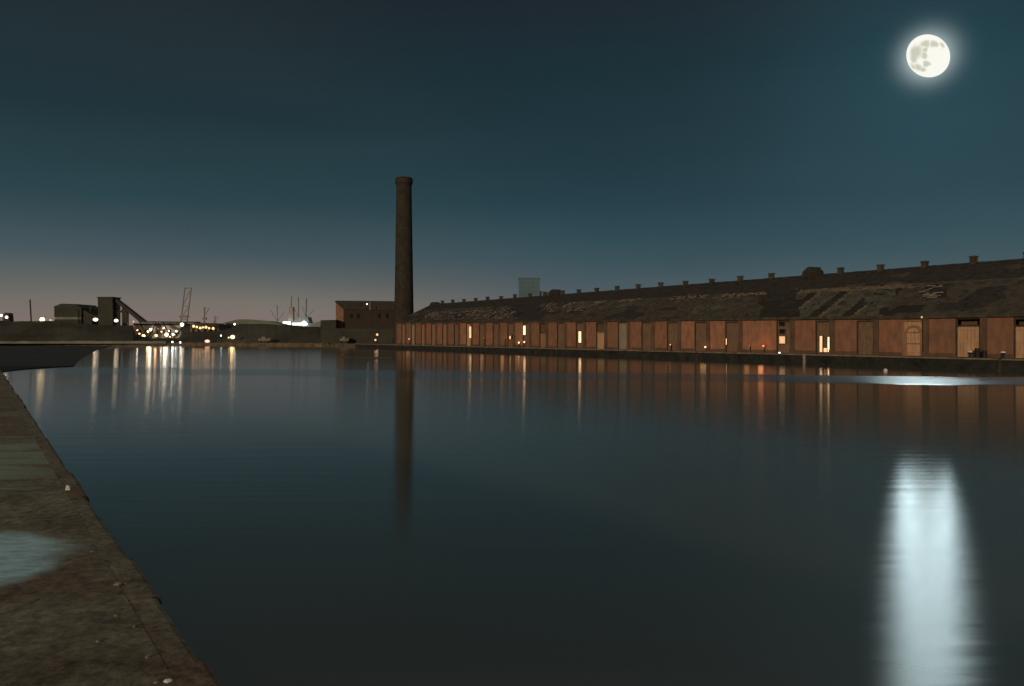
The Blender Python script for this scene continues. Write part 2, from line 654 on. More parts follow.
# ------------------------------------------------------------------ water
def water_mat():
    m = bpy.data.materials.new('dock_water')
    m.use_nodes = True
    t = m.node_tree
    t.nodes.remove(t.nodes['Principled BSDF'])
    b = N(t, 'ShaderNodeBsdfAnisotropic', distribution='BECKMANN')   # mirror of the surface, slopes steeper along the wind
    b.inputs['Color'].default_value = (1, 1, 1, 1)
    b.inputs['Anisotropy'].default_value = -.42
    tg = N(t, 'ShaderNodeCombineXYZ')
    tg.inputs[0].default_value = .36
    tg.inputs[1].default_value = .93
    t.links.new(tg.outputs[0], b.inputs['Tangent'])
    df = N(t, 'ShaderNodeBsdfDiffuse')                               # silty water below
    df.inputs['Color'].default_value = (.120, .130, .100, 1)
    fr = N(t, 'ShaderNodeFresnel')
    fr.inputs['IOR'].default_value = 2.3
    mx = N(t, 'ShaderNodeMixShader')
    t.links.new(fr.outputs[0], mx.inputs[0])
    t.links.new(df.outputs[0], mx.inputs[1])
    t.links.new(b.outputs[0], mx.inputs[2])
    t.links.new(mx.outputs[0], t.nodes['Material Output'].inputs[0])
    geo = N(t, 'ShaderNodeNewGeometry')
    sp = N(t, 'ShaderNodeSeparateXYZ')
    t.links.new(geo.outputs['Position'], sp.inputs[0])
    X, Y = sp.outputs[0], sp.outputs[1]
    n = N(t, 'ShaderNodeTexNoise')
    n.inputs['Scale'].default_value = .03
    n.inputs['Detail'].default_value = 2
    t.links.new(geo.outputs['Position'], n.inputs[0])
    # wind lane across the dock, nearer on the right-hand side
    wob = math_n(t, 'MULTIPLY', math_n(t, 'SUBTRACT', n.outputs[0], .5), 3)
    d = math_n(t, 'ADD', math_n(t, 'MULTIPLY_ADD', X, .245, Y), wob)     # y + .245 x + noise

    def sstep(v, a, b_, lo, hi):
        r = N(t, 'ShaderNodeMapRange', interpolation_type='SMOOTHSTEP')
        for i, q in enumerate((a, b_, lo, hi)):
            r.inputs[i + 1].default_value = q
        t.links.new(v, r.inputs[0])
        return r.outputs[0]
    lane_far = sstep(d, 82.0, 83.5, 1, 0)
    lane_near = sstep(d, 66, 71, 0, 1)
    lane = math_n(t, 'MULTIPLY', lane_far, lane_near)
    # nearer water: long-exposure ripple grows
    dist = N(t, 'ShaderNodeVectorMath', operation='LENGTH')
    t.links.new(geo.outputs['Position'], dist.inputs[0])
    gust = sstep(X, .3, 4.5, 0, 1)        # the breeze touches only the right-hand side of the near water
    near_r = math_n(t, 'MULTIPLY_ADD', math_n(t, 'MULTIPLY', sstep(dist.outputs['Value'], 33, 11, 0, .108), gust), 1.0, .128)
    base = math_n(t, 'MINIMUM', near_r, sstep(d, 83, 90, .3, .14))
    rough = math_n(t, 'ADD', base, math_n(t, 'MULTIPLY', lane, sstep(X, 17, 31, .05, .26)))
    t.links.new(rough, b.inputs['Roughness'])
    # faint long ripples
    mp = N(t, 'ShaderNodeMapping')
    mp.inputs['Scale'].default_value = (.22, 2.2, 1)
    t.links.new(geo.outputs['Position'], mp.inputs[0])
    w1 = N(t, 'ShaderNodeTexNoise')
    w1.inputs['Scale'].default_value = .8
    w1.inputs['Detail'].default_value = 3
    t.links.new(mp.outputs[0], w1.inputs[0])
    bp = N(t, 'ShaderNodeBump')
    bp.inputs['Strength'].default_value = .15
    bp.inputs['Distance'].default_value = .05
    t.links.new(w1.outputs[0], bp.inputs['Height'])
    t.links.new(bp.outputs[0], b.inputs['Normal'])
    return m


mb = MB()
mb.face([(-2000, -300, 0), (1500, -300, 0), (1500, 420, 0), (-2000, 420, 0)])
o = mb.build('water', [water_mat()])
tag(o, kind='structure')

# ------------------------------------------------------------------ warehouse
WH = empty('warehouse', wpt(0, 0, 0), 'long single-storey brick dock warehouse with a decayed slate roof', 'warehouse')
WH.rotation_euler = (0, 0, math.atan2(-DV.y, -DV.x))
PEND = 15.4
LEN = (U0 - 14.4) * BL
RIDGE_Y, RIDGE_Z = 11.4, 12.0
DEPTH = 2 * RIDGE_Y


def zdepth(x):
    return Z_FAR - x * .8523


def eave(x):
    return 2.5 + 2.5 + .0118 * max(0, zdepth(x) - 100)


def zl(py, x, y=0.0):
    """local height of the thing seen at row py at local x (wall plane)"""
    Z = zdepth(x) + y * .5231
    return (HZ - py) / F * Z + EYE - QZ


piers = [41.9 - i for i in range(20)] + [21.87, 20.4, 19.4, 18.4, 17.39, 16.35, 15.4, 14.45]
piers = [p for p in piers if p >= 22.8] + [21.87, 20.4, 19.4, 18.4, 17.39, 16.35, 15.4, 14.45]
px_ = [(U0 - p) * BL for p in piers]

# door kinds per bay, keyed by the bay's far pier
kinds = {0: 'brown', 1: 'grey', 2: 'brown', 3: 'tan', 4: 'tan', 5: 'brown', 6: 'orange', 7: 'brown', 8: 'dark', 9: 'brown', 10: 'lit', 11: 'grey_low', 12: 'dark', 13: 'hot',
         14: 'pale_low', 15: 'grey', 16: 'dark', 17: 'slim', 18: 'dark', 19: 'dark', 20: 'sign', 21: 'two_lit', 22: 'dark', 23: 'arch', 24: 'black_top', 25: 'black_top', 26: 'dark'}
panelm = {3: 'brick', 4: 'brick', 6: 'brick_orange', 0: 'brick_brown', 1: 'brick_brown', 2: 'brick_brown', 10: 'brick_orange', 5: 'brick_brown', 11: 'brick_brown', 15: 'brick_brown', 13: 'brick', 14: 'brick',
          16: 'brick', 17: 'brick', 18: 'brick_orange', 19: 'brick_orange', 20: 'brick_orange', 21: 'brick', 22: 'brick', 23: 'brick', 24: 'brick_brown', 25: 'brick_brown'}

wall = MB()      # materials: red, brown, orange, sooty
IDX = {'brick': 0, 'brick_brown': 1, 'brick_orange': 2, 'pier': 3}
TH = .5


def sub_build(mbx, name, m, parent=WH, smooth=False):
    return mbx.build(name, m, parent, smooth)


for i in range(len(px_) - 1):
    x0, x1 = px_[i], px_[i + 1]
    pw = .34
    xa, xb = x0 + pw, x1 - pw
    wbay = xb - xa
    kind = kinds.get(i, 'dark')
    mi = IDX[panelm.get(i, 'brick' if i % 3 else 'brick_brown')]
    dsplit = xa + wbay * (.52 if i < 20 else .56)
    if kind == 'sign':
        dsplit = lx(776.5)
    if kind == 'two_lit':
        dsplit = lx(815.5)
    if kind == 'arch':
        dsplit = lx(902.5)
    if kind == 'black_top':
        dsplit = lx(955.5) if i == 24 else lx(1013.5)
    xr = xb
    dtop = eave(x0) - .55
    if kind == 'black_top':
        dtop = zl(317.5, (dsplit + xr) / 2)
    # brick panel, standing slightly forward
    wall.box(xa, dsplit, -.06, TH, 0, eave(x0) - .30, mi)
    # slightly projecting plinth
    wall.box(xa + .02, dsplit - .02, -.13, -.061, 0, .45, 3)
    # lintel band over the whole bay
    zt = eave(x0)
    wall.box(xa, dsplit, -.02, TH, eave(x0) - .298, zt + .12, 1)
    wall.box(dsplit, xb, 0.0, TH, dtop, zt + .12, 1)
    # back of the recess
    yb0 = 1.2 if kind == 'black_top' else .36
    wall.box(dsplit, xb, yb0, yb0 + .1, 0, dtop, 3)
    # pier
    pm = MB()
    pm.box(x0 - pw, x0 + pw, -.30, TH, 0, eave(x0) - .1)
    pm.box(x0 - pw - .06, x0 + pw + .06, -.36, -.301, 0, .6)
    pm.box(x0 - pw - .05, x0 + pw + .05, -.37, -.301, eave(x0) - .45, eave(x0) - .2)
    sub_build(pm, 'pier', M['pier'])
    # door leaf
    dm = {'grey': 'door_grey', 'tan': 'door_tan', 'brown': 'door_tan', 'orange': 'door_pale', 'arch': 'door_pale', 'black_top': 'door_pale'}.get(kind, 'door_dark')
    if kind == 'brown' and i % 2:
        dm = 'door_dark'
    d = MB()
    ztop = dtop - .03
    if kind == 'black_top':
        ztop = zl(326.5, (dsplit + xr) / 2)
    if kind in ('grey_low',):
        ztop = dtop * .58
        dm = 'door_tan'
    if kind == 'pale_low':
        ztop = dtop * .60
        dm = 'door_pale'
    n = max(3, int((xb - dsplit) / .42))
    for q in range(n):
        qa = dsplit + .03 + (xb - dsplit - .06) * q / n
        qb = dsplit + .03 + (xb - dsplit - .06) * (q + 1) / n - .025
        d.box(qa, qb, .22 + random.uniform(-.01, .01), .30, .03, ztop - random.uniform(0, .04))
    for zz in (.5, ztop * .5, ztop - .35):
        d.box(dsplit + .06, xb - .06, .15, .205, zz, zz + .16)
    dobj = sub_build(d, 'door', M[dm])
    # frame of the doorway
    fr = MB()
    fr.box(dsplit + .003, dsplit + .16, -.03, .14, 0, dtop - .003)
    fr.box(xb - .16, xb - .003, -.03, .14, 0, dtop - .003)
    fr.box(dsplit + .162, xb - .162, -.03, .14, dtop - .2, dtop - .003)
    fr.build('frame', M['wood'] if kind not in ('arch',) else M['door_tan'], dobj)
    if kind in ('grey_low', 'pale_low', 'black_top'):
        # transom rail above the shorter leaf, the rest stands open and black
        tr = MB()
        tr.box(dsplit + .162, xb - .162, .0, .12, ztop + .02, ztop + .18)
        tr.build('transom', M['wood'] if kind != 'pale_low' else M['door_tan'], dobj)
    if kind == 'arch':
        ar = MB()
        cx, hw = (dsplit + xb) / 2, (xb - dsplit) / 2 - .5
        zs = dtop * .60
        segs = 12
        for q in range(segs):
            t0, t1 = math.pi * q / segs, math.pi * (q + 1) / segs
            r0, r1 = hw, hw + .28
            ar.prism([(cx + r0 * math.cos(t0), zs + r0 * math.sin(t0)), (cx + r1 * math.cos(t0), zs + r1 * math.sin(t0)),
                      (cx + r1 * math.cos(t1), zs + r1 * math.sin(t1)), (cx + r0 * math.cos(t1), zs + r0 * math.sin(t1))], .02, .13, 'y')
        ar.box(cx - hw - .28, cx - hw, .02, .13, 0, zs)
        ar.box(cx + hw, cx + hw + .28, .02, .13, 0, zs)
        for zz in (1.5, 2.9):
            ar.box(cx - hw, cx + hw, .05, .12, zz, zz + .12)
        ar.build('arch_surround', M['door_tan'], dobj)

# last pier, gables, rear wall, eaves board
wall.box(.6, LEN, DEPTH - TH, DEPTH, 0, 5.2, 1)
for xx, ez in ((0, eave(0)), (LEN - .5, eave(LEN))):
    wall.prism([(TH, 0), (DEPTH - TH - .003, 0), (DEPTH - TH - .003, 5.2), (RIDGE_Y, RIDGE_Z - .3), (TH, ez)], xx + .003, xx + .5, 'x', 3)
sub_build(wall, 'wall', [M['brick'], M['brick_brown'], M['brick_orange'], M['pier']])

# roof: boarding, slates course by course, rear slope
OV = .55


def roof_pt(x, v, lift=0.0):
    y = -OV + v * (RIDGE_Y + OV)
    ze = eave(x) - .05
    z = ze + v * (RIDGE_Z - ze)
    return Vector((x, y, z + lift))


rm = MB()
nseg = 60
for i in range(nseg):
    xa, xb = -.5 + (LEN + .5) * i / nseg, -.5 + (LEN + .5) * (i + 1) / nseg
    rm.face([roof_pt(xa, 0, .0), roof_pt(xb, 0, .0), roof_pt(xb, 1, .0), roof_pt(xa, 1, .0)], 5)
    rm.face([roof_pt(xa, 1, .06), roof_pt(xb, 1, .06), (xb, DEPTH + .4, 5.0), (xa, DEPTH + .4, 5.0)], 0)
    # eaves fascia / gutter
    rm.face([roof_pt(xa, 0, -.28), roof_pt(xb, 0, -.28), roof_pt(xb, 0, .10) , roof_pt(xa, 0, .10)], 2)


def pix(p):
    q = WORG - DV * p.x + NV * p.y
    return 512 + F * q.x / q.y, HZ - F * (p.z + QZ - EYE) / q.y


rs = random.Random(5)


def vnoise(x, y, seed=0):
    def h(i, j):
        return random.Random((i * 73856093) ^ (j * 19349663) ^ (seed * 83492791)).random()
    i, j = math.floor(x), math.floor(y)
    fx, fy = x - i, y - j
    fx, fy = fx * fx * (3 - 2 * fx), fy * fy * (3 - 2 * fy)
    return (h(i, j) * (1 - fx) + h(i + 1, j) * fx) * (1 - fy) + (h(i, j + 1) * (1 - fx) + h(i + 1, j + 1) * fx) * fy


def roof_kind(x, v):
    """what covers this bit of roof: 0 dark slate 1 mossy 2 weathered 3 bare boards 4 battens 5 nothing"""
    px, py = pix(roof_pt(x, v))
    px += (vnoise(x * .5, v * 9, 21) - .5) * 14
    n = vnoise(x * .16, v * 4, 1)
    n2 = vnoise(x * .28, v * 7, 2)
    n3 = vnoise(x * 1.2, v * 22, 3)
    if v > .66:
        if v < .72 and n > .72 and n2 > .5:
            return 2
        return 0 if (n2 < .85 or px < 760) else 2
    vv = v / .66
    # broken band, pale battens showing, on the far stretch
    if 428 < px < 512 and .12 < vv < .80:
        return 4 if (n3 > .50) else (5 if n2 > .45 else 2)
    if 512 <= px < 543:
        return 0 if n2 > .3 else 5
    if 543 <= px < 585 and .25 < vv < .98:
        return 4 if (n3 > .58 and vv > .45) else (2 if n2 > .5 else 0)
    if 585 <= px < 765:
        if .86 < vv < .98 and vnoise(x * .35, 1, 9) > .42:
            return 4 if n3 > .4 else 3
        if .70 < vv < .86 and n > .55 and n3 > .66:
            return 3
        return 2 if n2 > .34 else (1 if n > .45 else 0)
    if 765 <= px < 800:
        return 5 if (n2 > .6 and vv < .7) else 0
    if 800 <= px < 925:
        # diagonal sheets of moss and bare board with dark gaps
        if vv > .84:
            return 3 if n3 > .28 else 1
        k = (x * .19 - vv * .10 + .35) % 1.0
        if px > 868:
            return 1 if (n3 > .2 and px < 905 - 25 * (1 - vv)) else (5 if n2 > .62 else 2)
        if k < .30:
            return 5 if n2 > .35 else 0
        if k < .42:
            return 3
        return 1
    if 925 <= px < 945 and .48 < vv < .9:
        return 4 if n3 > .42 else 5
    if vv > .93 and n2 > .35:
        return 1
    return 2 if n2 > .40 else 0


NV_ = 34
dxs = .46
nx = int((LEN + .4) / dxs)
for j in range(NV_):
    v0, v1 = j / NV_, (j + 1) / NV_
    off = (j % 2) * dxs / 2
    for i in range(nx):
        xa = -.45 + i * dxs + off
        xb = xa + dxs - .03
        if xb > LEN + .1:
            continue
        k = roof_kind(xa + dxs / 2, (v0 + v1) / 2)
        if k != 5 and k != 4 and rs.random() < (.02 if v0 < .66 else .004):
            k = 5
        if k == 5:
            continue
        if k == 4:
            # battens only: thin pale strips
            if rs.random() < .25:
                continue
            a0 = roof_pt(xa, v0 + .010, .05)
            a1 = roof_pt(xb + .03, v0 + .010, .05)
            b0 = roof_pt(xa, v0 + .024, .06 + rs.uniform(-.03, .04))
            b1 = roof_pt(xb + .03, v0 + .024, .06)
            rm.face([a0, a1, b1, b0], 4)
            continue
        j1, j2 = rs.uniform(.0, .025), rs.uniform(.0, .02)
        sl = rs.uniform(-.004, .004) if rs.random() < .94 else rs.uniform(-.02, .01)
        a0 = roof_pt(xa, v0 - .006 + sl, .075 + j1)
        a1 = roof_pt(xb, v0 - .006 + sl, .075 + j2)
        b1 = roof_pt(xb, v1 + .002, .035 + j2)
        b0 = roof_pt(xa, v1 + .002, .035 + j1)
        rm.face([a0, a1, b1, b0], k)
        rm.face([a0 - Vector((0, 0, .03)), a1 - Vector((0, 0, .03)), a1, a0], k)
roof = sub_build(rm, 'roof', [M['slate'], M['slate_green'], M['slate_mid'], M['tan'], M['batten'], M['deck']])

# ridge capping
rc = MB()
x = -.5
while x < LEN:
    s_ = .9
    rc.prism([(RIDGE_Y - .3, RIDGE_Z - .06), (RIDGE_Y, RIDGE_Z + .15 + rs.uniform(-.02, .03)), (RIDGE_Y + .3, RIDGE_Z - .06)], x, x + s_ - .02, 'x')
    x += s_
rc.build('ridge_tiles', M['slate'], roof)

# ridge ventilators, one per bay
vent_px = [442.3, 452.6, 463.8, 475.6, 487.4, 501, 514.7, 529.7, 545, 562.5, 578.7, 596.5, 617, 638, 660.6, 685.3, 711.7, 740, 771.2, 840.3, 880.3, 924.4, 973.3, 1027.5]
for vpx in vent_px:
    Zr = 99640.0 / (vpx - 21.0)
    x = (U0 * 5.65 - (Zr - RIDGE_Y * .5231)) / .8523
    v = MB()
    h = rs.uniform(.8, 1.05)
    v.box(x - .34, x + .34, RIDGE_Y - .34, RIDGE_Y + .34, RIDGE_Z - .25, RIDGE_Z + h - .22)
    for q in range(3):
        v.box(x - .38, x + .38, RIDGE_Y - .38, RIDGE_Y - .341, RIDGE_Z + .12 + q * .2, RIDGE_Z + .2 + q * .2)
    v.prism([(x - .44, RIDGE_Z + h - .215), (x + .44, RIDGE_Z + h - .215), (x + .36, RIDGE_Z + h), (x - .36, RIDGE_Z + h)], RIDGE_Y - .44, RIDGE_Y + .44, 'y')
    v.build('ventilator', M['slate_mid'], roof)
# gabled party-wall tops on the ridge
for u, hw, hh in ((43.0, 2.2, .7), (33.0, 2.3, 1.35), (22.28, 1.55, 1.35)):
    Zr = 5.65 * u
    x = (U0 * 5.65 - (Zr - RIDGE_Y * .5231)) / .8523
    x = max(x, 2.4)
    v = MB()
    v.prism([(x - hw, RIDGE_Z - .5), (x + hw, RIDGE_Z - .5), (x + hw * .8, RIDGE_Z + hh * .5), (x + .25, RIDGE_Z + hh), (x - .25, RIDGE_Z + hh), (x - hw * .8, RIDGE_Z + hh * .5)],
            RIDGE_Y - .9, RIDGE_Y + .9, 'y')
    v.box(x + hw * .5, x + hw * .5 + .5, RIDGE_Y - .3, RIDGE_Y + .3, RIDGE_Z + hh * .3, RIDGE_Z + hh * .9)
    v.build('party_wall_top', M['slate'], roof)


# windows and lit openings, each with a frame and pane
def lit(px0, px1, py0, py1, m, y=-.075, label=None):
    xm = lx((px0 + px1) / 2)
    xa, xb = lx(px0), lx(px1)
    za, zb = zl(py1, xm), zl(py0, xm)
    f = MB()
    t = .07
    f.box(xa - t, xa, y - .05, y + .16, za - t, zb + t)
    f.box(xb, xb + t, y - .05, y + .16, za - t, zb + t)
    f.box(xa, xb, y - .05, y + .16, za - t, za)
    f.box(xa, xb, y - .05, y + .16, zb, zb + t)
    fo = f.build('window', M['wood'], WH)
    if label:
        fo['label'] = label
    p = MB()
    p.box(xa + .002, xb - .002, y, y + .02, za + .002, zb - .002)
    p.build('pane', m, fo)
    return fo


lit(470.3, 472.4, 326.5, 338, M['e_win'], y=-.32, label='tall narrow lit slit window beside an orange brick bay')
lit(520.6, 525.6, 325.8, 334.8, M['e_winhot'], y=.0, label='bright yellow window high in the wall')
lit(578.6, 581.2, 331.5, 342.6, M['e_winhot'], y=.0, label='tallest and brightest lit doorway window')
lit(509.6, 511.2, 336, 339, M['e_win'])
lit(725.0, 727.0, 338.5, 344.8, M['e_win'], y=-.02)
lit(779.2, 785.2, 336.3, 343.5, M['e_windim'], y=.0, label='square lit window under two dark ones')
lit(819.6, 822.4, 336, 352, M['e_win'], y=.0, label='left one of two tall lit slits in a doorway')
lit(827.6, 831.0, 337, 352, M['e_winhot'], y=.0, label='right and brighter one of two tall lit slits in a doorway')
lit(823.6, 827.2, 348, 352, M['e_win'], y=.0)


def dark_win(px0, px1, py0, py1, y=-.0):
    fo = lit(px0, px1, py0, py1, M['black'], y)
    return fo


dark_win(779.3, 784.3, 320.5, 325.5)
dark_win(779.6, 784.6, 329.5, 333.2)
dark_win(512.2, 515.4, 334.5, 338.5, y=-.075)


# real lamps at the foot of the wall: bulkhead fittings that the photo shows as small glows
def wall_lamp(px, py, m, r, label, col=None, power=0, y=-.32, group=None):
    x = lx(px)
    p = wpt(x, y - .25, zl(py, x))
    e = empty('bulkhead_lamp', p, label, 'lamp', group)
    e.rotation_euler = WH.rotation_euler
    a_ = MB()
    a_.box(-r * .7, r * .7, r * .9, .25, -r * .7, r * .7)
    a_.box(-.03, .03, .1, .25, -max(.2, zl(py, x)) + .02, -r * .7)
    a_.build('bracket', M['iron'], e)
    b_ = MB()
    b_.ball((0, 0, 0), r)
    b_.build('lamp_glass', m, e, True)
    if power:
        ld = bpy.data.lights.new('lamp_light', 'POINT')
        ld.energy = power * .13
        ld.color = col
        ld.shadow_soft_size = .4
        lo = bpy.data.objects.new('lamp_light', ld)
        lo.location = (0, -.62, .1)
        lo.parent = e
        C.objects.link(lo)
    return e


ORG = (1, .45, .18)
wall_lamp(411, 339, M['e_windim'], .22, 'dim lamp low on the wall near the far end of the warehouse', ORG, 40)
wall_lamp(521, 342.6, M['e_winhot'], .20, 'small white lamp at the wall foot under the bright high window', ORG, 30)
wall_lamp(526.4, 342, M['e_pink'], .22, 'small pinkish lamp at the wall foot just right of a white one', ORG, 20)
wall_lamp(672.7, 344.7, M['e_win'], .11, 'tiny lamp at the foot of a narrow brick pier mid-warehouse', ORG, 6)
wall_lamp(707.8, 347, M['e_winhot'], .15, 'bright little lamp standing low before a dark doorway', ORG, 60)
wall_lamp(766, 346.0, M['e_red'], .16, 'reddish lamp low on the wall throwing an orange pool on the brickwork', (1, .33, .14), 150)
wall_lamp(752, 346.0, M['e_red'], .05, 'very small reddish lamp left of the orange pool on the brickwork', (1, .4, .16), 40)
wall_lamp(782.0, 353.0, M['e_cool'], .14, 'small white lamp near the ground under the square lit window', (1, .8, .6), 20)
wall_lamp(924.2, 317.2, M['e_windim'], .16, 'dim lamp high beside the arched doorway', (1, .5, .2), 0, y=-.2)
wall_lamp(486, 338, M['e_windim'], .06, 'tiny orange lamp on the wall right of the slit window', ORG, 70)
wall_lamp(506.5, 338, M['e_windim'], .06, 'tiny orange lamp on the wall left of the bright high window', ORG, 80)

# interior light spilling from the bright doorways onto the quay: kept inside the rooms as panes only

# ------------------------------------------------------------------ chimney
cz = 262.0
cc = W(404, HZ, cz)
ch_h = (HZ - 178) / F * cz + EYE - QZ
sc_ = cz / F
CH = empty('chimney_stack', (cc.x, cc.y, QZ), 'very tall tapering round brick chimney behind the far end of the warehouse', 'chimney')
r0, r1 = 10.2 * sc_, 7.6 * sc_
sh = MB()
prof = []
for i in range(25):
    t = i / 24
    prof.append((r0 + (r1 - r0) * t ** .9, t * (ch_h - 2.6)))
sh.lathe(prof, 40)
sh.build('shaft', M['chimney'], CH, False)
cp = MB()
zc_ = ch_h - 2.598
cp.lathe([(r1 + .02, zc_), (r1 + .1, zc_ + .3), (r1 + .12, zc_ + .5), (r1 + .35, zc_ + .8), (r1 + .4, zc_ + 2.1), (r1 + .2, zc_ + 2.2), (r1 + .2, zc_ + 2.6),
          (r1 - .5, zc_ + 2.6), (r1 - .5, zc_ + .8)], 40)
cp.build('crown_course', M['chimney'], CH)
for q in (.22, .48, .74):
    b_ = MB()
    z_ = q * (ch_h - 2.6)
    rr_ = r0 + (r1 - r0) * q ** .9
    b_.lathe([(rr_ - .1, z_), (rr_ + .07, z_ + .02), (rr_ + .06, z_ + .2), (rr_ - .1, z_ + .22)], 40)
    b_.build('iron_band', M['iron'], CH)

# ------------------------------------------------------------------ brick hall left of the chimney
Zh = 285.0


def ext(poly, Z, depth, name, m, parent=None, off=0.0, z0=None):
    """poly of pixels at depth Z pushed back as a solid; in world coordinates, or local to a parent"""
    o0 = parent.location if parent is not None else Vector((0, 0, 0))
    pts = [W(p[0], p[1], Z) - o0 for p in poly]
    b_ = MB()
    b_.prism([(p.x, p.z) for p in pts], pts[0].y + off, pts[0].y + off + depth, 'y')
    return b_.build(name, m, parent)


def gp(px, Z, z=QZ):
    p = W(px, HZ, Z)
    return Vector((p.x, p.y, z))


def row(z, Z):
    return HZ - (z - EYE) / Z * F


gy = row(QZ, Zh)
BH = empty('brick_hall', gp(366, Zh), 'tall brown brick hall with a dark roof left of the great chimney', 'building')
ext([(335.8, gy), (335.8, 301.8), (343.5, 306.5), (343.5, gy)], Zh, 18, 'gable_wall', M['brick_brown'], BH)  # light on the gable put into a lighter, warmer brick
ext([(343.6, gy), (343.6, 309.5), (398, 310), (398, gy)], Zh, 18, 'wall', M['chimney_wall'], BH, .02)
ext([(335.0, 301.9), (335.6, 300.6), (399, 301.2), (399, 310.2), (343.8, 309.4)], Zh, 19, 'roof', M['slate'], BH, -.3)
ext([(369.5, 310), (369.5, 302), (371, 302), (371, 310)], Zh, 2, 'roof_rib', M['tan'], BH, -.5)
for xx in (350, 357, 378, 386):
    ext([(xx, 318), (xx, 313.5), (xx + 2.6, 313.5), (xx + 2.6, 318)], Zh, .3, 'window', M['black'], BH, -.12)
ext([(320.5, gy), (320.5, 320.2), (336, 319.8), (336, gy)], Zh - 5, 10, 'low_outbuilding_wall', M['far_dark'], None).name
lo_ = bpy.data.objects['low_outbuilding_wall']
lo_.name = 'outbuilding'
tag(lo_, 'low dark flat-roofed outbuilding left of the brick hall', 'building')


def fence_block(px0, px1, py, Z, label, name='boundary_wall', m='far_dark', thick=.5, n=1):
    o0 = empty(name, gp((px0 + px1) / 2, Z), label, 'wall')
    y0 = row(QZ, Z)
    ext([(px0, y0), (px0, py + .6), (px1, py + .6), (px1, y0)], Z, thick, 'panel', M[m], o0)
    ext([(px0 - .3, py + .6), (px0 - .3, py), (px1 + .3, py), (px1 + .3, py + .6)], Z, thick + .2, 'coping', M['stone_dark'], o0, -.1)
    return o0


fence_block(322, 397, 328, 272, 'dark yard wall in front of the brick hall')


# ------------------------------------------------------------------ embankment behind the shore
prof_px = [(-30, 321), (0, 320.5), (10, 321.5), (36, 321), (60, 321), (84, 323.8), (100, 325), (133, 325.4), (136, 334), (150, 338.2), (178, 338.0), (184, 333), (193, 331.5),
           (214, 331.5), (226, 329.5), (240, 325.3), (262, 323.8), (280, 325), (300, 326.5), (318, 327), (330, 331), (345, 334)]
Ze = 322.0
mb = MB()
cols = []
rb = random.Random(2)
for i in range(len(prof_px) - 1):
    (xa, ya), (xb, yb) = prof_px[i], prof_px[i + 1]
    n = max(1, int((xb - xa) / 2.5))
    for q in range(n):
        t = q / n
        cols.append((xa + (xb - xa) * t, ya + (yb - ya) * t + rb.uniform(-.25, .25)))
rowsn = 7
for (xx, yy) in cols:
    # ground line starts by the shore; the crest stands at Ze
    for k in range(rowsn):
        t = k / (rowsn - 1)
        Zk = (304 if xx < 290 else 292) + (Ze - 304) * t
        crest = EYE + (HZ - yy) / F * Ze
        z = QZ - .1 + (crest - QZ + .1) * (t ** .75)
        p = W(xx, HZ, Zk)
        mb.v.append((p.x, p.y, z))
    p = W(xx, HZ, Ze + 14)
    mb.v.append((p.x, p.y, crest))
    p = W(xx, HZ, Ze + 22)
    mb.v.append((p.x, p.y, QZ - .2))
RR = rowsn + 2
for i in range(len(cols) - 1):
    for k in range(RR - 1):
        a_ = i * RR + k
        mb.f.append((a_, a_ + RR, a_ + RR + 1, a_ + 1))
        mb.m.append(0)
o = mb.build('embankment', [M['earth']])
tag(o, kind='structure')

# pale shore path
mb = MB()
for i in range(28):
    xa, xb = -30 + i * 7, -30 + (i + 1) * 7
    pa, pb = W(xa, HZ, 303.4), W(xb, HZ, 303.4)
    mb.box(pa.x, pb.x - .01, 303.2, 304.6, QZ - .4, QZ + .55 + rb.uniform(-.08, .08))
o = mb.build('shore_wall', [M['far_band']])
tag(o, 'low pale stone wall running along the far left shore', 'wall')
mb = MB()
pa, pb = W(170, HZ, 301), W(330, HZ, 301)
# ------------------------------------------------------------------ far industrial skyline
# domed store
Zs = 352.0
ST = empty('storage_shed', gp(68, Zs), 'dark shed with chamfered roof and pale lower band on the far left skyline', 'building')
yb_ = row(QZ, Zs)
ext([(54.2, 317), (54.2, 307.2), (81.3, 309.6), (81.3, 317)], Zs, 16, 'wall', M['far_dark'], ST)
ext([(53.8, 307.3), (54.6, 306.4), (61.6, 303.6), (75.8, 304.0), (81.7, 308.2), (81.7, 309.7)], Zs, 17, 'roof', M['far_dark'], ST, -.4)
ext([(55.2, 319.3), (55.2, 317.1), (81.0, 317.1), (81.0, 319.3)], Zs, 16, 'pale_band', M['far_band'], ST)  # lit strip, its light put into a pale colour
ext([(54.2, yb_), (54.2, 319.4), (81.3, 319.4), (81.3, yb_)], Zs, 16, 'base', M['far_dark'], ST)
ext([(81.4, yb_), (81.4, 309.4), (86, 312.4), (92, 315.4), (99, 315.8), (99, 317.4), (91, 317.6), (91, yb_)], Zs, 6, 'sloping_annexe', M['far_dark'], ST, 1)

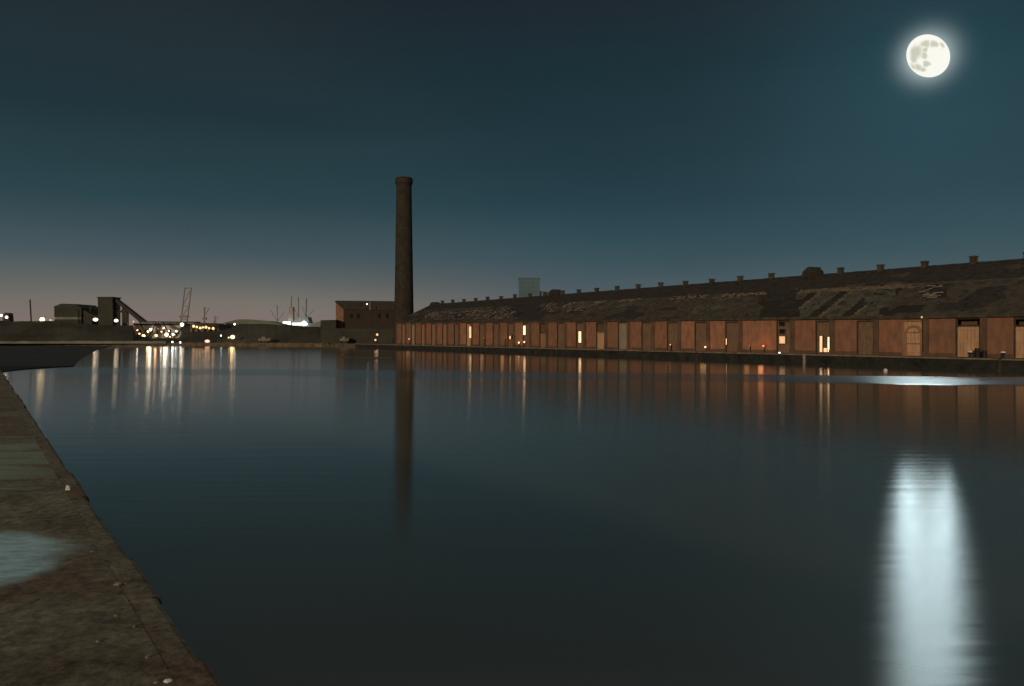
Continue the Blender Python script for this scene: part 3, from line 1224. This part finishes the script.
TW = empty('loading_tower', gp(105, Zs), 'dark loading tower with an inclined conveyor running down to the right', 'tower')
ext([(99.0, yb_), (97.6, 297.8), (112.6, 297.8), (112.6, yb_)], Zs, 7, 'tower_body', M['far_dark'], TW)
ext([(97.2, 297.7), (97.4, 296.8), (113.2, 296.8), (113.0, 297.7)], Zs, 8, 'roof', M['iron'], TW, -.4)
ext([(112.8, 301.0), (112.8, 297.6), (142.5, 320.8), (141.5, 322.6), (138.2, 322.2)], Zs, 3, 'conveyor', M['far_dark'], TW, 1.5)
ext([(120.0, yb_), (120.0, 306.9), (124.8, 310.6), (124.8, yb_)], Zs, 2, 'leg', M['far_dark'], TW, 1.8)
ext([(112.8, 316), (112.8, 314.6), (119.9, 309.2), (119.9, 310.6)], Zs, .5, 'brace', M['iron'], TW, 2.2)
ext([(112.8, 309), (112.8, 307.9), (119.9, 312.2), (119.9, 313.3)], Zs, .5, 'brace', M['iron'], TW, 2.8)

TB = empty('truss_bridge', gp(164, Zs), 'long low truss bridge on trestles standing before bright yard lights', 'bridge')
ext([(139, 322.6), (139, 321.2), (197, 321.6), (197, 322.9)], Zs, 4, 'deck', M['iron'], TB)
ext([(139, 325.6), (139, 325.2), (164, 325.3), (164, 325.7)], Zs, .3, 'lower_chord', M['iron'], TB, .5)


def bar(xa, ya, xb, yb, wd, Z, name, m, parent, th=.4, off=0.0):
    o0 = parent.location if parent is not None else Vector((0, 0, 0))
    pa, pb = W(xa, ya, Z + off) - o0, W(xb, yb, Z + off) - o0
    return MB().tube(pa, pb, wd, n=6).build(name, m, parent)


for (xa, xb) in ((163, 150), (163, 172), (140, 148), (156, 148), (186, 174), (186, 192)):
    bar(xa, 322.8, xb, 338.5, .22, Zs, 'trestle', M['iron'], TB)
for k in range(8):
    bar(140 + k * 6, 322.5, 143 + k * 6, 325.5, .1, Zs, 'lattice', M['iron'], TB, off=1.0)

# pale hall added behind the bridge to catch lamplight as a bright fill
LH = empty('fill_hall', gp(158, 372), 'long pale hall added behind the truss bridge as a bright fill', 'building')
yl_ = row(QZ, 372)
ext([(134.5, yl_), (134.5, 325.5), (181, 325.2), (181, yl_)], 372, 14, 'wall', M['fill_hall'], LH)
ext([(133.5, 325.4), (134.5, 323.4), (180, 323.2), (182, 325.1)], 372, 15, 'roof', M['far_dark'], LH, -.6)
for xx in range(139, 180, 6):
    ext([(xx, 334), (xx, 329.5), (xx + 2.2, 329.5), (xx + 2.2, 334)], 372, .3, 'bay_door', M['far_dark'], LH, -.2)


# street and yard lamps: pole, arm and glass
def lamp(px, py, Z, rpx, m, label, group=None, base=QZ, name='street_lamp', power=0, col=(1, .7, .4), squash=1.0):
    r = rpx * .78 / F * Z
    z = EYE + (HZ - py) / F * Z
    base = min(base, z - 1)
    p = W(px, HZ, Z)
    e = empty(name, (p.x, p.y, base), label, 'lamp', group)
    h = z - base
    MB().tube((0, r * 1.3, 0), (0, r * 1.3, h + r), .10, .07, 6).build('post', M['iron'], e)
    MB().box(-r * .8 * squash, r * .8 * squash, -r * .6, r * 1.4, h + r * 1.02, h + r * 1.2).build('hood', M['iron'], e)
    MB().ball((0, 0, h), r, sx=squash, sy=.8, n=12, m=8).build('lamp_glass', m, e, True)
    if power:
        ld = bpy.data.lights.new('lamp_light', 'POINT')
        ld.energy = power * .14
        ld.color = col
        ld.shadow_soft_size = r * .8
        lo = bpy.data.objects.new('lamp_light', ld)
        lo.location = (0, -r * 2.2, h)
        lo.parent = e
        C.objects.link(lo)
    return e


def embz(px):
    for i in range(len(prof_px) - 1):
        (xa, ya), (xb, yb) = prof_px[i], prof_px[i + 1]
        if xa <= px <= xb:
            y = ya + (yb - ya) * (px - xa) / (xb - xa)
            return EYE + (HZ - y) / F * Ze
    return QZ


lamp(1.2, 315.4, 330, 1.7, M['e_white'], 'white lamp at the very left edge of the picture', power=300, col=(1, .8, .6))
lamp(6.6, 317.2, 330, 1.8, M['e_white'], 'warm white lamp second from the left edge', power=300, col=(1, .8, .6))
lamp(42.3, 319.6, 325, 3.0, M['e_warm'], 'big warm yellow lamp left of the chamfered shed', power=900, col=(1, .7, .35))
lamp(50.8, 320.4, 340, 1.9, M['e_windim'], 'dim hazy lamp between the big yellow lamp and the chamfered shed')
lamp(95.5, 319.6, 340, 2.1, M['e_white'], 'wide white lamp between the shed and the loading tower', squash=1.6, power=500)
lamp(116.2, 320.6, 340, 1.9, M['e_white'], 'wide white lamp between the loading tower and its leg', squash=1.4, power=400)
lamp(115.2, 309.6, 365, .9, M['e_windim'], 'faint lamp high behind the loading tower brace')
lamp(118.4, 313.4, 365, .9, M['e_windim'], 'faint lamp midway up behind the loading tower brace')
lamp(133.4, 321.4, 360, 1.4, M['e_windim'], 'dim lamp under the foot of the inclined conveyor')
lamp(182.0, 324.6, 345, 2.4, M['e_white'], 'big warm white lamp at the right end of the truss bridge', power=900, col=(1, .8, .5))
lamp(176.3, 331.2, 345, 1.3, M['e_cool'], 'small cool lamp below the right end of the truss bridge', power=300, col=(.8, 1, .9))
lamp(172.4, 342.0, 304.0, 1.15, M['e_cool'], 'left one of two small white lamps at the waterline', base=.9)
lamp(180.2, 342.4, 303.6, 1.15, M['e_cool'], 'right one of two small white lamps at the waterline', base=.9)
for px, py, r, m in ((143.5, 336.2, 2.2, 'e_warm'), (151, 329.6, 2.0, 'e_white'), (148, 331.5, 1.3, 'e_warm'), (156.3, 335.6, 1.7, 'e_orange'), (139.5, 333.6, 1.1, 'e_pink'),
                     (166.5, 334.6, 2.3, 'e_white'), (168.5, 331.2, 1.2, 'e_cool'), (173.2, 334.4, 1.4, 'e_cool'), (161.5, 331.8, 1.0, 'e_win'), (137.5, 330.2, .9, 'e_win'),
                     (163.8, 328.2, .8, 'e_cool'), (158.5, 328.6, .7, 'e_windim'), (170.5, 336.6, 1.0, 'e_warm')):
    lamp(px, py, 358, r, M[m], 'yard lamp in the bright cluster seen under the truss bridge', 'yard lamps under the truss bridge', name='yard_lamp', power=600 * r * r,
         col={'e_warm': (1, .6, .25), 'e_orange': (1, .5, .2), 'e_pink': (1, .5, .3)}.get(m, (1, .9, .7)))
for px, py, r in ((193.6, 326.2, 1.7), (196.8, 327.0, 1.4), (200.2, 328.0, 1.6), (203.0, 327.4, 1.2), (206.0, 327.2, 1.7), (209.2, 328.2, 1.3), (213.2, 328.4, 1.7)):
    lamp(px, py, 350, r, M['e_orange'], 'orange lamp in the level row right of the truss bridge', 'row of orange dock lamps', name='dock_lamp', power=50 * r * r, col=(1, .5, .2))
lamp(207.3, 341.2, 302, 1.9, M['e_pink'], 'soft pinkish lamp just above the waterline', base=.9, squash=1.7)
lamp(219.2, 331.4, 335, 1.0, M['e_windim'], 'faint lamp above and left of the big yellow shore lamp')
lamp(221.0, 335.6, 304, 1.0, M['e_cool'], 'faint cool lamp close left of the big yellow shore lamp')
lamp(232.6, 337.0, 302, 2.3, M['e_warm'], 'big yellow lamp low on the far shore with a long streak in the water', squash=1.25, power=700, col=(1, .65, .25))
lamp(228.6, 337.6, 302, 1.0, M['e_orange'], 'small orange lamp touching the left of the big yellow shore lamp')
lamp(234.6, 324.2, 342, 1.2, M['e_ship'], 'small white lamp on top of the embankment by a short white post')
lamp(367.0, 304.0, 279, .9, M['e_white'], 'small white lamp on the roof edge of the brick hall', base=20)
lamp(377.2, 334.6, 262, 1.5, M['e_win'], 'upper of two small warm lamps left of the chimney foot', power=60, col=(1, .55, .3))
lamp(375.4, 340.0, 260, 1.3, M['e_win'], 'lower of two small warm lamps left of the chimney foot', power=40, col=(1, .6, .35))

# orange-lit quay shed behind the row of lamps
OS = empty('dock_shed', gp(206, 366), 'low brown dock shed behind the row of orange lamps', 'building')
ys_ = row(QZ, 366)
ext([(190, ys_), (190, 325), (219, 325.6), (219, ys_)], 366, 12, 'wall', M['tan'], OS)
ext([(189.4, 325), (196, 322.6), (214, 323.2), (219.8, 325.6)], 366, 13, 'roof', M['far_dark'], OS, -.5)
for xx in (192, 198, 204, 210, 215):
    ext([(xx, 331.5), (xx, 328.8), (xx + 2, 328.8), (xx + 2, 331.5)], 366, .3, 'window', M['black'], OS, -.2)
# pale-roofed store beyond the bank
PS = empty('long_store', gp(258, 420), 'long low pale-green roofed store peeping over the embankment', 'building')
yp_ = row(QZ, 420)
ext([(226, yp_), (226, 323), (284, 325), (284, yp_)], 420, 14, 'wall', M['far_dark'], PS)
ext([(222, 323.2), (238, 319.4), (246, 319.2), (268, 321), (286, 325.1)], 420, 15, 'roof', M['shed_pale'], PS, -.5)

# masts and posts
bar(31.4, 324.5, 30.0, 299.5, .28, 331, 'mast', M['far_dark'], None)
tag(bpy.data.objects['mast'], 'thin leaning dark pole standing alone on the far left bank', 'pole')
bar(90.4, 317, 90.5, 306.2, .45, 356, 'vent_pipe', M['far_dark'], None)
tag(bpy.data.objects['vent_pipe'], 'short dark pipe between the chamfered shed and the loading tower', 'pipe')
bar(238.4, 325, 238.6, 320.2, .3, 342, 'marker_post', M['ship'], None)
tag(bpy.data.objects['marker_post'], 'short white post on the embankment right of a small white lamp', 'post')
ext([(3, 322), (3.2, 314.4), (5, 312.6), (8.8, 313.2), (9.4, 322)], 338, 3, 'hut', M['far_dark'])
tag(bpy.data.objects['hut'], 'small dark hut behind the two lamps at the left edge', 'hut')


# dock cranes, faint
def crane(name, pts, Z, label, base_px):
    e = empty(name, gp(base_px, Z), label, 'crane', 'faint dock cranes on the skyline')
    for nm, xa, ya, xb, yb, wd in pts:
        bar(xa, ya, xb, yb, wd, Z, nm, M['crane'], e)
    return e


crane('dock_crane', [('leg', 180.0, 331, 184.8, 287.5, .5), ('leg', 186.0, 331, 191.2, 287.5, .5), ('cross_beam', 184.6, 288.2, 191.6, 287.8, .45), ('cross_beam', 180.6, 319, 187.6, 319, .5),
                     ('cross_beam', 182.6, 306, 189.4, 306, .35), ('brace', 181.4, 318.5, 188.4, 306.5, .3), ('brace', 183.0, 305.5, 190.4, 290, .3), ('cabin', 179.4, 316.2, 188.6, 316.2, 1.0)], 620,
      'tallest faint crane, a twin-legged frame above the bridge lights', 186)
crane('dock_crane', [('mast', 204.2, 331, 204.4, 307, .6), ('jib', 202.6, 318.6, 209.0, 308.6, .3), ('cabin', 202.6, 318.5, 206.6, 318.5, 1.0), ('stay', 204.4, 307.4, 209.0, 308.6, .2)], 620,
      'small faint crane above the orange lamps', 204)
crane('dock_crane', [('mast', 214.6, 331, 214.8, 316, .45), ('jib', 213.4, 321.5, 218.4, 316.6, .25), ('cabin', 213.2, 321.6, 216.2, 321.6, .7)], 620,
      'lowest faint crane right of the orange lamps', 215)

# ship with masts
Zp = 560.0
SH = empty('moored_ship', gp(290, Zp, .0), 'pale ship with several masts and bright deck lights beyond the embankment', 'ship')
ext([(272, 336), (270.6, 322.4), (280, 323.4), (312, 323.2), (322, 320.8), (317, 336)], Zp, 14, 'hull', M['ship'], SH)
ext([(283.5, 323.6), (283.5, 319.6), (296, 319.6), (296, 316.8), (307, 316.8), (309, 323.4)], Zp, 10, 'superstructure', M['ship'], SH, 2)
ext([(288.0, 321), (288.6, 306.8), (292.4, 306.8), (292.6, 321)], Zp, 4, 'funnel', M['crane'], SH, 1)
for xa, ya, xb, yb, wd in ((277.4, 323, 277.2, 305, .3), (291.2, 308, 291.6, 296.4, .35), (298.6, 320, 298.4, 297.0, .4), (306.0, 320, 306.4, 298.6, .5)):
    bar(xa, ya, xb, yb, wd, Zp, 'mast', M['ship'], SH, off=4)
for xa, ya, xb, yb in ((277.4, 321, 270.8, 310.6), (298.6, 318, 293.4, 307), (306.2, 318, 314.4, 309.6), (306.2, 317.5, 302.0, 306.8), (277.6, 321, 284.6, 311.4)):
    bar(xa, ya, xb, yb, .2, Zp, 'derrick', M['ship'], SH, off=3.5)
for xa, xb, yy, r in ((283.2, 290.2, 323.4, 1.2), (292.5, 307.2, 324.0, .7)):
    p0, p1 = W(xa, yy, Zp - 1.5) - SH.location, W(xb, yy, Zp - 1.5) - SH.location
    MB().tube(p0, p1, r, r, 8).build('deck_light', M['e_ship'], SH)
p0 = W(304, 323.4, Zp - 2.4) - SH.location
MB().ball(p0, 1.7, n=12, m=8).build('deck_light', M['e_ship'], SH, True)

# pale tower block behind the warehouse
TBk = empty('tower_block', gp(530, 480), 'distant pale square tower block rising behind the warehouse roof', 'building')
yt_ = row(QZ, 480)
ext([(518.8, yt_), (518.8, 278.6), (539.8, 278.6), (539.8, yt_)], 480, 12, 'wall', M['conc'], TBk)
ext([(518.4, 278.5), (518.4, 277.6), (526, 277.6), (540.4, 278.0), (540.4, 278.5)], 480, 12.6, 'parapet', M['conc'], TBk, -.3)
ext([(540.0, yt_), (540.0, 291), (545.6, 291), (545.6, yt_)], 480, 8, 'side_wing', M['conc'], TBk, 2)
for r_ in range(3):
    for c_ in range(5):
        x_ = 520.4 + c_ * 3.9
        y_ = 281.5 + r_ * 4.6
        ext([(x_, y_ + 2), (x_, y_), (x_ + 2.0, y_), (x_ + 2.0, y_ + 2)], 480, .2, 'window', M['conc_dark'], TBk, -.05)

# boats and vehicles that show as pale strips by the shore
def boat(px0, px1, py, Z, label, z=0.0, h=1.1):
    p0, p1 = W(px0, HZ, Z), W(px1, HZ, Z)
    L_ = p1.x - p0.x
    e = empty('moored_boat', ((p0.x + p1.x) / 2, Z, z), label, 'boat')
    b_ = MB()
    n = 9
    top, bot = [], []
    for i in range(n):
        t = i / (n - 1)
        xw = -L_ / 2 + L_ * t
        wd = 1.1 * math.sin(math.pi * min(1, .12 + t * .95)) ** .6
        top.append((xw, wd, h * (.9 + .35 * t * t)))
        bot.append((xw * .88, wd * .5, -.15))
    for i in range(n - 1):
        for sgn in (1, -1):
            q = [(bot[i][0], sgn * bot[i][1], bot[i][2]), (bot[i + 1][0], sgn * bot[i + 1][1], bot[i + 1][2]),
                 (top[i + 1][0], sgn * top[i + 1][1], top[i + 1][2]), (top[i][0], sgn * top[i][1], top[i][2])]
            b_.face(q)
        b_.face([(top[i][0], -top[i][1], top[i][2] - .15), (top[i + 1][0], -top[i + 1][1], top[i + 1][2] - .15), (top[i + 1][0], top[i + 1][1], top[i + 1][2] - .15), (top[i][0], top[i][1], top[i][2] - .15)])
    b_.build('hull', M['door_grey'], e)
    MB().box(-L_ * .22, L_ * .12, -.6, .6, h * .85, h * 1.75).build('cabin', M['ship'], e)
    return e


b1 = boat(258.5, 270.5, 338, 300, 'small pale boat drawn up on the far shore below the ship', z=2.0, h=.8)
b2 = boat(340, 349, 336, 268, 'small pale boat lying on the yard quay left of the chimney foot', z=2.2, h=.7)
for bb, w_ in ((b1, 3.0), (b2, 2.4)):
    cr = MB()
    for sx in (-1, 1):
        cr.box(sx * w_ * .4 - .12, sx * w_ * .4 + .12, -.7, .7, QZ - bb.location.z, -.10)
    cr.build('cradle', M['wood'], bb)


# floating timber baulk in front of the chimney foot
bmk = MB()
pa, pb = W(336, HZ, 136), W(393, HZ, 133)
ln = (pb - pa)
L_ = math.hypot(ln.x, ln.y)
bmk.box(0, L_, -.22, .22, -.1, .16)
for q in range(1, 6):
    bmk.box(q * L_ / 6 - .08, q * L_ / 6 + .08, -.235, .235, -.11, .175)
o = bmk.build('floating_boom', [M['wood']])
o.location = (pa.x, pa.y, 0)
o.rotation_euler = (0, 0, math.atan2(ln.y, ln.x))
tag(o, 'long dark timber boom floating on the water left of the chimney reflection', 'boom')

# ------------------------------------------------------------------ quayside furniture in front of the warehouse
# bollards on the coping
BOLL = None
labs = {}
bol_px = [(970, 'p'), (1003, 'p')]
BL_LAB = {812: 'iron bollard on the quay edge just left of the two lit slits', 862: 'iron bollard on the quay edge before the dark door left of the arched doorway',
          905: 'iron bollard on the quay edge before the arched doorway', 970: 'pale-topped bollard on the quay edge before the black-topped doorway',
          1003: 'pale-topped bollard on the quay edge nearest the right side of the picture', 640: 'iron bollard on the quay edge right of the pale grey door',
          690: 'iron bollard on the quay edge left of the low bright lamp', 740: 'iron bollard on the quay edge left of the orange-lit brickwork',
          600: 'iron bollard on the quay edge right of the brightest doorway', 560: 'iron bollard on the quay edge left of the brightest doorway',
          525: 'iron bollard on the quay edge below the bright high window', 490: 'iron bollard on the quay edge right of the narrow slit window'}
for px, kd in bol_px:
    Zq = 83351.0 / (px - 21.0) * (89.3 / 88.8)
    p = W(px, HZ, Zq)
    e = empty('bollard', (p.x, p.y, QZ + .1), BL_LAB[px], 'bollard', 'mooring bollards along the warehouse quay')
    MB().lathe([(.30, 0), (.30, .06), (.17, .1), (.15, .38), (.22, .44), (.24, .52), (.16, .60)], 14).build('post', M['iron'], e, False)
    MB().lathe([(.255, .60), (.27, .66), (.2, .74), (.05, .77)], 14).build('cap', M['white_scrap'] if kd == 'p' else M['iron'], e, False)

# fenders: timber posts on the quay face
for px, lb in ((536, 'timber fender post on the quay face right of the bright high window'), (697, 'timber fender post on the quay face left of the low bright lamp'),
               (804.5, 'pale timber fender post on the quay face left of the two lit slits'), (1000, 'timber fender post on the quay face near the right edge')):
    Zq = 83351.0 / (px - 21.0) * (88.5 / 88.8)
    p = W(px, HZ, Zq)
    e = MB()
    e.box(-.14, .14, -.14, .12, -1.6, QZ + .1)
    e.box(-.19, .19, -.17, -.141, .2, .35)
    e.box(-.19, .19, -.17, -.141, .8, .95)
    o = e.build('fender_post', M['door_grey'] if px == 804.5 else M['wood'])
    o.location = (p.x, p.y, 0)
    o.rotation_euler = WH.rotation_euler
    tag(o, lb, 'fender', 'timber fenders on the quay face')


# drums and crate beside the black-topped doorway
def drum(px, p_, h, lb):
    Zq = 800 * p_ / .8523 / (px - 21.0)
    p = W(px, HZ, Zq)
    e = empty('oil_drum', (p.x, p.y, QZ), lb, 'drum', 'old drums by the doorway')
    MB().lathe([(.29, 0), (.29, .02), (.28, .03), (.28, h * .33), (.295, h * .345), (.28, h * .36), (.28, h * .66), (.295, h * .675), (.28, h * .69), (.28, h - .03), (.29, h - .02), (.29, h)], 16).build('drum_shell', M['iron'], e)
    MB().lathe([(.04, h + .001), (.04, h + .03)], 8, c=(.15, 0)).build('bung', M['rust'], e)


drum(977.5, 93.4, 1.1, 'left and taller dark drum at the right jamb of the black-topped doorway')
drum(984.5, 93.6, .85, 'right and shorter dark drum beside the black-topped doorway')

# mooring buoy: the little white point off the quay
p = W(885.5, 369.5, 3.5 * F / (369.5 - HZ))
e = empty('mooring_buoy', (p.x, p.y, 0), 'tiny white mooring buoy floating just off the quay before the arched doorway', 'buoy')
MB().ball((0, 0, .1), .2, n=14, m=9).build('float', M['white_scrap'], e, True)
MB().lathe([(.05, .28), (.05, .40), (.02, .42)], 8).build('ring_post', M['iron'], e)

# ------------------------------------------------------------------ debris on the near quay
DEB = [(68, 490, .07, 'white_scrap', 'paper_scrap', 'bright white paper scrap lying halfway along the near quay edge', 'scrap'),
       (28, 443, .07, 'rust', 'brick_fragment', 'tiny reddish brick fragment farthest along the near quay', 'stone'),
       (23, 528, .05, 'rust', 'brick_fragment', 'small reddish brick fragment at the top edge of the pale patch', 'stone'),
       (118, 585, .10, 'pale_rock', 'loose_stone', 'pale flat stone on the quay, biggest of two left of the light coping', 'stone'),
       (125, 583.5, .05, 'pale_rock', 'loose_stone', 'small pale stone just right of a bigger flat one', 'stone'),
       (92, 552, .05, 'pale_rock', 'loose_stone', 'small pale stone upper left of the flat pale stone', 'stone'),
       (98, 642, .055, 'pale_rock', 'loose_stone', 'long pale stone chip in the lower quay', 'stone'),
       (116, 616, .045, 'pale_rock', 'loose_stone', 'little olive stone chip in the middle of the quay', 'stone'),
       (134, 627, .04, 'pale_rock', 'loose_stone', 'little dull stone chip right of the olive one', 'stone'),
       (148, 657.5, .06, 'pale_rock', 'loose_stone', 'flat dull stone near the bottom of the quay', 'stone'),
       (168, 682, .075, 'white_scrap', 'loose_stone', 'white stone at the bottom edge beside the coping', 'stone'),
       (156, 683, .05, 'pale_rock', 'loose_stone', 'grey stone at the bottom edge left of the white one', 'stone'),
       (85, 613, .04, 'rust', 'brick_fragment', 'small brick fragment in the middle left of the quay', 'stone'),
       (63, 668, .03, 'rust', 'brick_fragment', 'small brick fragment near the bottom left corner', 'stone'),
       (40, 512, .04, 'pale_rock', 'loose_stone', 'small stone at the right end of the green streaks', 'stone')]
for px, py, r, m, nm, lb, ct in DEB:
    r *= .26 if nm != 'paper_scrap' else .26
    Z = (EYE - NZ) * F / (py - HZ)
    p = W(px, HZ, Z)
    b_ = MB()
    if nm == 'paper_scrap':
        n = 5
        for i in range(n):
            for j in range(n):
                b_.v.append(((i / 4 - .5) * r * 2.2, (j / 4 - .5) * r * 2.6, .02 + .035 * math.sin(i * 1.7 + j) + (.01 if i == 0 else 0)))
        for i in range(n - 1):
            for j in range(n - 1):
                k = i * n + j
                b_.f.append((k, k + n, k + n + 1, k + 1))
                b_.m.append(0)
    else:
        b_.ball((0, 0, 0), r, sx=1.3, sy=.9, sz=.5, n=8, m=6, jit=.22)
    o = b_.build(nm, M[m])
    o.location = (p.x, p.y, NZ + (r * .3 if nm != 'paper_scrap' else .0))
    o.rotation_euler = (0, 0, random.uniform(0, 3))
    tag(o, lb, ct, 'loose stones and brick bits on the near quay' if ct == 'stone' else None)

# ------------------------------------------------------------------ moon
def moon_mat():
    m = bpy.data.materials.new('moon_surface')
    m.use_nodes = True
    t = m.node_tree
    t.nodes.clear()
    em = N(t, 'ShaderNodeEmission')
    ou = N(t, 'ShaderNodeOutputMaterial')
    t.links.new(em.outputs[0], ou.inputs[0])
    tcn = N(t, 'ShaderNodeTexCoord')
    nz = N(t, 'ShaderNodeTexNoise')
    nz.inputs['Scale'].default_value = 3.2
    nz.inputs['Detail'].default_value = 6
    t.links.new(tcn.outputs['Object'], nz.inputs[0])
    off = N(t, 'ShaderNodeVectorMath', operation='MULTIPLY_ADD')
    t.links.new(nz.outputs['Color'], off.inputs[0])
    off.inputs[1].default_value = (.35, 0, .35)
    t.links.new(tcn.outputs['Object'], off.inputs[2])
    tot = None
    for (bx, bz, r) in ((-.52, .24, .30), (-.60, -.02, .22), (-.10, .55, .19), (.28, .50, .19), (.66, .44, .17), (-.72, -.40, .22), (-.45, -.48, .2), (-.22, -.58, .16), (-.06, -.32, .13),
                        (-.14, .05, .14), (-.1, .28, .1)):
        ds = N(t, 'ShaderNodeVectorMath', operation='DISTANCE')
        t.links.new(off.outputs[0], ds.inputs[0])
        # offset by the mean of the noise, on the near face of the unit sphere
        y = -math.sqrt(max(0, 1 - bx * bx - bz * bz))
        ds.inputs[1].default_value = (bx + .175, y, bz + .175)
        mr = N(t, 'ShaderNodeMapRange', interpolation_type='SMOOTHSTEP')
        mr.inputs[1].default_value = r * 1.5
        mr.inputs[2].default_value = r * .55
        t.links.new(ds.outputs['Value'], mr.inputs[0])
        tot = mr.outputs[0] if tot is None else math_n(t, 'MAXIMUM', tot, mr.outputs[0])
    c = mix(t, tot, srgb(250, 250, 240), srgb(205, 203, 186))
    t.links.new(c, em.inputs[0])
    em.inputs[1].default_value = 1.0
    return m


b_ = MB()
b_.ball((0, 0, 0), 1, n=64, m=40)
mo = b_.build('moon', moon_mat(), None, True)
mo.location = MOON_POS
# moon squashed along one diagonal so that it looks round from this camera
_q = MDIR.to_track_quat('Y', 'Z')
_ang = math.atan2(287, 416)
_m = _q.to_matrix().to_4x4() @ Matrix.Rotation(-_ang, 4, 'Y') @ Matrix.Diagonal((MR * .80, MR, MR * .97, 1)) @ Matrix.Rotation(_ang, 4, 'Y')
for v in mo.data.vertices:
    v.co = (_q.to_matrix().inverted().to_4x4() @ _m) @ v.co / MR
mo.scale = (MR, MR, MR)
mo.rotation_euler = _q.to_euler()
tag(mo, 'full moon high in the clear night sky with grey seas', 'moon')
